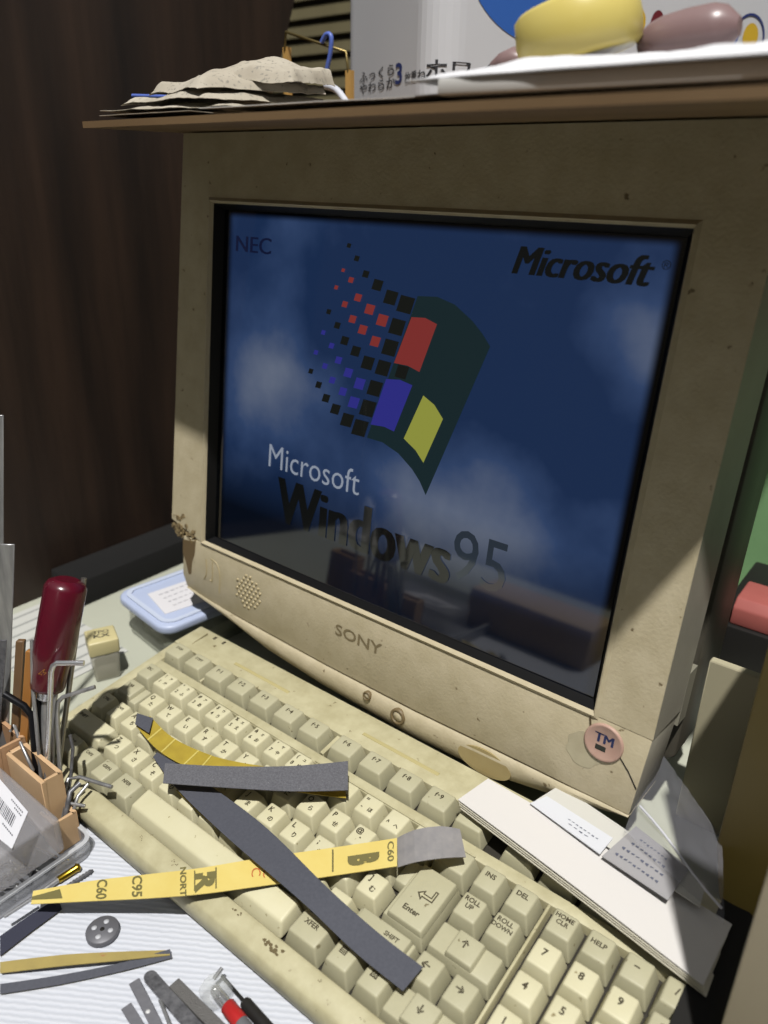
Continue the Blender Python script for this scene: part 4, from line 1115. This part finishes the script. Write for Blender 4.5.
put_text(mb, 'TPO', lambda x, y: capt(x, y + 3.6), size=6.4, bold=.1); put_text(mb, 'KX', lambda x, y: capt(x, y - 2.2), size=7.2, bold=.2, xs=1.3)
mb.build('cap_lettering', mat('grey_marker', (88, 84, 66), .6), cap)

l0 = hz(119, 597, 31); l1 = hz(166, 638, 31)
tb = thing('lidded_tub', 'flat clear tub with bluish white lid and a handwritten label, beside the monitor', 'container', (l0.x + 2, l1.y + 9, .2), Matrix.Rotation(math.radians(-7), 3, 'Z'))
LW, LD = 84, 130
mb = MB(); mb.prism(rrect(5, LW - 5, 6, LD - 6, 9), 0, 31, 'z'); mb.build('tub_body', mat('clear_greenish_plastic', (200, 204, 188), .15, alpha=.38), tb, bevel=2)
mb = MB(); mb.prism(rrect(12, LW - 12, 14, LD - 12, 8), 2, 14, 'z'); mb.build('tub_contents', mat('grey_olive_contents', (128, 128, 104), .6, col2=(168, 168, 150), scale=90), tb, bevel=2)
mb = MB(); mb.prism(rrect(0, LW, 0, LD, 14), 30, 38, 'z'); lid = mb.build('lid', mat('bluish_white_lid', (196, 208, 238), .4), tb, bevel=2.5, seg=3)
mb = MB(); wallring(mb, rrect(5, LW - 5, 5, LD - 5, 11), rrect(9, LW - 9, 9, LD - 9, 8), 37.8, 39.4); mb.build('lid_ridge', mat('pale_lid_ridge', (214, 224, 246), .4), lid)
mb = MB(); pl = [(22, 20), (62, 14), (68, 66), (60, 70), (64, 78), (54, 92), (26, 90)]
mb.prism(pl, 38, 38.5, 'z'); lb = mb.build('label', mat('label_paper', (238, 236, 240), .6), lid)
mb = MB(); random.seed(5)
for j in range(4):
    y_ = 0
    for k in range(9):
        w_ = random.uniform(2.2, 4.6); x_ = 30 + j * 8
        mb.add([(x_, 26 + y_, 38.6), (x_ + 1.0, 26 + y_ + .3, 38.6), (x_ + 1.2 + random.uniform(-.4, .4), 26 + y_ + w_, 38.6), (x_ + .2, 26 + y_ + w_, 38.6)], [(0, 1, 2, 3)]); y_ += w_ + 1.6
        if y_ > 48: break
mb.build('handwriting', mat('faint_writing', (150, 150, 160), .6), lb)

# ================================================================ FOLDED PAPERS, NOTES, BAG AT THE RIGHT
pc = [hz(458, 800, 51), hz(703, 986, 46), hz(732, 925, 46), hz(488, 779, 51)]
t = thing('folded_papers', 'stack of folded white papers resting on the back edge of the keyboard', 'paper', (pc[0].x, pc[0].y, 44))
def psheet(dz, sh, nm, bend=0.):
    def fn(u, v):
        a_ = lerp(pc[0], pc[1], u); b2 = lerp(pc[3], pc[2], u); q_ = lerp(a_, b2, v)
        return q_ + Vector((sh * (1 - v), -sh * .3, dz + bend * math.sin(math.pi * u) + .6 * math.sin(3 * u)))
    mb = MB(); mb.grid(fn, 20, 8, .6); return mb.build(nm, mat('cream_edge_paper', (232, 226, 206), .7) if nm != 'top_sheet' else mat('smooth_white_paper', (236, 232, 228), .6), t, world=True)
psheet(-4.2, 2.4, 'bottom_sheet'); psheet(-2.6, 1.2, 'inner_sheet'); psheet(-1.2, .6, 'inner_sheet'); psheet(.4, 0, 'top_sheet', .5)

def card(name, px, z, m, lab, cat, th=.5, lines=None, curl=0.):
    p = [hz(u, v, z) for u, v in px]
    def fn(u, v): return lerp(lerp(p[0], p[1], u), lerp(p[3], p[2], u), v) + Vector((0, 0, curl * u * u))
    mb = MB(); mb.grid(fn, 10, 6, th); o = mb.build(name, m, loc=p[0]); tag(o, lab, cat)
    if lines:
        mb = MB()
        for (u0, v0, w_, t_) in lines:
            for k in range(t_):
                uu = u0 + k * w_ / t_; d_ = .6 * w_ / t_
                q = [Vector(fn(uu, v0)), Vector(fn(uu + d_, v0 + random.uniform(-.03, .03))), Vector(fn(uu + d_, v0 + .045)), Vector(fn(uu, v0 + .03))]
                mb.add([x + Vector((0, 0, .35)) for x in q], [(0, 1, 2, 3)])
        w_o = mb.build('writing', mat('blue_grey_writing', (104, 108, 128), .6), o, world=True)
        # undo the mesh origin shift of the parent
    return o
card('note_slip', [(530, 803), (600, 854), (613, 838), (547, 796)], 53, mat('note_white', (232, 234, 240), .6), 'white note slip with blue handwriting on the folded papers', 'note', lines=[(.45, .5, .45, 8), (.5, .3, .3, 4)])
card('note_slip', [(602, 856), (668, 900), (690, 868), (636, 826)], 53.4, mat('note_grey', (176, 174, 176), .6), 'greyish written slip under the clear bag', 'note', lines=[(.1, .2, .7, 10), (.1, .4, .7, 9), (.15, .6, .6, 8), (.2, .78, .5, 8)])
card('thin_sheet', [(536, 800), (700, 907), (706, 884), (560, 785)], 52.3, mat('pale_sheet', (222, 220, 212), .6), 'thin pale sheet between the folded papers and the notes', 'paper')

bagm = mat('clear_bag_film', (190, 190, 200), .06, alpha=.11)
def bag(u, v):
    a_ = lerp(hz(624, 832, 58), hz(724, 925, 54), u); b2 = lerp(hz(658, 748, 60), hz(722, 838, 62), u)
    q = lerp(a_, b2, v); h = 4.5 * math.sin(math.pi * v) * math.sin(math.pi * u) + 2.5 * noise.noise(Vector((u * 4, v * 5, 3))) + 2 * abs(noise.noise(Vector((u * 9 + v * 3, v * 2, 7))))
    return q + Vector((0, 0, h))
mb = MB(); mb.grid(bag, 30, 24, .25)
o = mb.build('clear_plastic_bag', bagm, loc=hz(640, 820, 58)); tag(o, 'crinkled clear plastic bag lying against the right corner of the monitor', 'bag')

ends = [bag(.02, .02), bag(.0, .35), bag(.98, .02)]
mb = MB(); mb.tube([lerp(hz(640, 806, 64), hz(722, 908, 58), k / 6) + Vector((0, 0, 1.2 * math.sin(k))) for k in range(7)], .7, 8)  # pale tube drawn along the bag in place of a bright highlight
mb.build('bag_highlight', mat('white_highlight', (240, 240, 248), .2, alpha=.8), o, world=True)

# things to the right of the monitor
mb = MB(); mb.box(318, 620, 385, 520, .2, 58)
o = mb.build('black_box', mat('matt_black', (26, 24, 22), .6), loc=(470, 450, 0), bevel=2); tag(o, 'black box behind the monitor at the right, carrying the pink block', 'box')
q = hz(736, 622, 58.5)
mb = MB()
pr = [(-1, 0), (0, 14), (6, 21), (40, 21), (46, 14), (48, 0)]
mb.prism([(q.y - 4 + a_, 58.4 + z_) for a_, z_ in pr], q.x - 4, q.x + 90, 'x')
o = mb.build('pink_block', mat('pinkish_red_rubber', (196, 110, 102), .6, col2=(180, 96, 90), scale=30), loc=q, bevel=1.5); tag(o, 'pinkish red block on the black box at the right edge', 'block')
mb = MB(); mb.box(300, 700, 560, 566, .2, 260)
o = mb.build('green_board', mat('soft_green', (150, 196, 138), .7, col2=(132, 178, 122), scale=12), loc=(500, 563, 0)); tag(o, 'green board standing behind the pink block at the right edge', 'board')
# pale panel and olive carton at the right
a_ = hz(693, 824, 0); 
mb = MB()
pa = [hz(690, 826, 2), hz(712, 846, 2)]
mb.box(354, 500, 225, 231, .2, 120)
o = mb.build('pale_panel', mat('taupe_card', (196, 188, 158), .6), loc=(430, 228, 0), bevel=.8, seg=1); tag(o, 'taupe card panel standing between the monitor and the olive carton', 'panel')
mb = MB()
lo_ = [(409, 150), (640, 110), (660, 330), (418, 215)]
def ring(z, dx): return [(409 + dx, 152, z), (640, 110, z), (660, 330, z), (420 + dx, 222, z)]
rings = [ring(.2, -3), ring(32, -13), ring(60, -19), ring(150, -19), ring(235, -19)]
vs = [p_ for r_ in rings for p_ in r_]; fs = [(0, 3, 2, 1), (16, 17, 18, 19)]
for i in range(4):
    for k in range(4): k2 = (k + 1) % 4; fs.append((i * 4 + k, i * 4 + k2, (i + 1) * 4 + k2, (i + 1) * 4 + k))
mb.add(vs, fs)
o = mb.build('olive_carton', mat('olive_brown_card', (98, 84, 34), .5, col2=(86, 72, 28), scale=12), loc=(520, 200, 0), bevel=2, seg=2); tag(o, 'olive-brown carton filling the right edge of the photo', 'carton')
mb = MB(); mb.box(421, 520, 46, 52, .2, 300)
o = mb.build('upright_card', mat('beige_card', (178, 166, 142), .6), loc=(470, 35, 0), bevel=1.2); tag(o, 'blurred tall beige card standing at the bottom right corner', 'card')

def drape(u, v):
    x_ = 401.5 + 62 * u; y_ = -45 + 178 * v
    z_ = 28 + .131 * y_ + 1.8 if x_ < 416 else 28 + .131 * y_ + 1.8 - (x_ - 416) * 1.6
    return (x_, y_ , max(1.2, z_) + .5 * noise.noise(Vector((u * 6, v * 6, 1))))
mb = MB(); mb.grid(drape, 24, 30, .6)  # black sheet added to stand in for deep shade at the keyboard's right
o = mb.build('shade_sheet', mat('shade_black', (22, 20, 17), .9), loc=(430, 60, 5)); tag(o, 'black sheet added for the deep shade over the right end of the keyboard', 'cloth')

# ================================================================ SEEN ONLY IN THE GLASS
def mirrorbox():
    mb = MB(); mb.box(60, 204, -214, -150, 2.2, 44); return mb
t = mirrorbox().build('cardboard_box', mat('brown_cardboard', (226, 196, 154), .7), loc=(132, -182, 0), bevel=1); tag(t, 'brown cardboard box reflected in the lower right of the screen', 'box')
mb = MB(); mb.grid(lambda u, v: (-275 + 90 * u, -385 + 90 * v, 1 + 62 * (math.sin(math.pi * u) * math.sin(math.pi * v)) * (.6 + noise.noise(Vector((u * 5, v * 5, 2)))) + 9 * abs(noise.noise(Vector((u * 11, v * 11, 4))))), 40, 36, .5)
t = mb.build('crumpled_tissue', whitep, loc=(-230, -350, 0)); tag(t, 'crumpled white tissue reflected in the lower left of the screen', 'tissue')

# ================================================================ LIGHT
def area(name, loc, target, size, energy, col):
    l = bpy.data.lights.new(name, 'AREA'); l.shape = 'DISK'; l.size = size * MM; l.energy = energy; l.color = col
    o = bpy.data.objects.new(name, l); COL.objects.link(o); o.location = Vector(loc) * MM
    o.rotation_euler = (Vector(target) - Vector(loc)).to_track_quat('-Z', 'Y').to_euler()
    return o
tgt = Vector((170, 90, 60)); ldir = Vector((.25, -.34, 1)).normalized()
area('ceiling_lamp', tgt + ldir * 5000, tgt, 130, 415, (1.0, .98, .94))
area('room_fill', (900, -1900, 1300), (100, 200, 200), 500, .6, (1.0, .96, .9))  # weak fill light added for the general level, stands for no known lamp
w = bpy.data.worlds.new('room_air'); S.world = w; w.use_nodes = True
nt = w.node_tree; N = nt.nodes; L = nt.links; bg = N['Background']     # a pale ceiling glow above, dim room around
tc = N.new('ShaderNodeTexCoord'); sp_ = N.new('ShaderNodeSeparateXYZ'); L.new(tc.outputs['Generated'], sp_.inputs['Vector'])
mr = N.new('ShaderNodeMapRange'); mr.interpolation_type = 'SMOOTHSTEP'; mr.inputs['From Min'].default_value = .25; mr.inputs['From Max'].default_value = .95; mr.inputs['To Min'].default_value = .01; mr.inputs['To Max'].default_value = .38
L.new(sp_.outputs['Z'], mr.inputs['Value']); L.new(mr.outputs['Result'], bg.inputs['Strength']); bg.inputs['Color'].default_value = (.9, .95, 1.0, 1)

# ================================================================ CAMERA
cam = bpy.data.cameras.new('camera'); co = bpy.data.objects.new('camera', cam); COL.objects.link(co)
cam.sensor_fit = 'HORIZONTAL'; cam.sensor_width = 36; cam.lens = FP / 768 * 36; cam.clip_start = .01; cam.clip_end = 20
M4 = Matrix.Identity(4)
for i in range(3):
    M4[i][0] = CR[0][i]; M4[i][1] = -CR[1][i]; M4[i][2] = -CR[2][i]; M4[i][3] = CC[i] * MM
co.matrix_world = M4
cam.dof.use_dof = True; cam.dof.focus_distance = .46; cam.dof.aperture_fstop = 9.3
S.camera = co
vs_ = S.view_settings; vs_.view_transform = 'Standard'; vs_.look = 'None'; vs_.gamma = 1; vs_.use_curve_mapping = False; vs_.exposure = 0
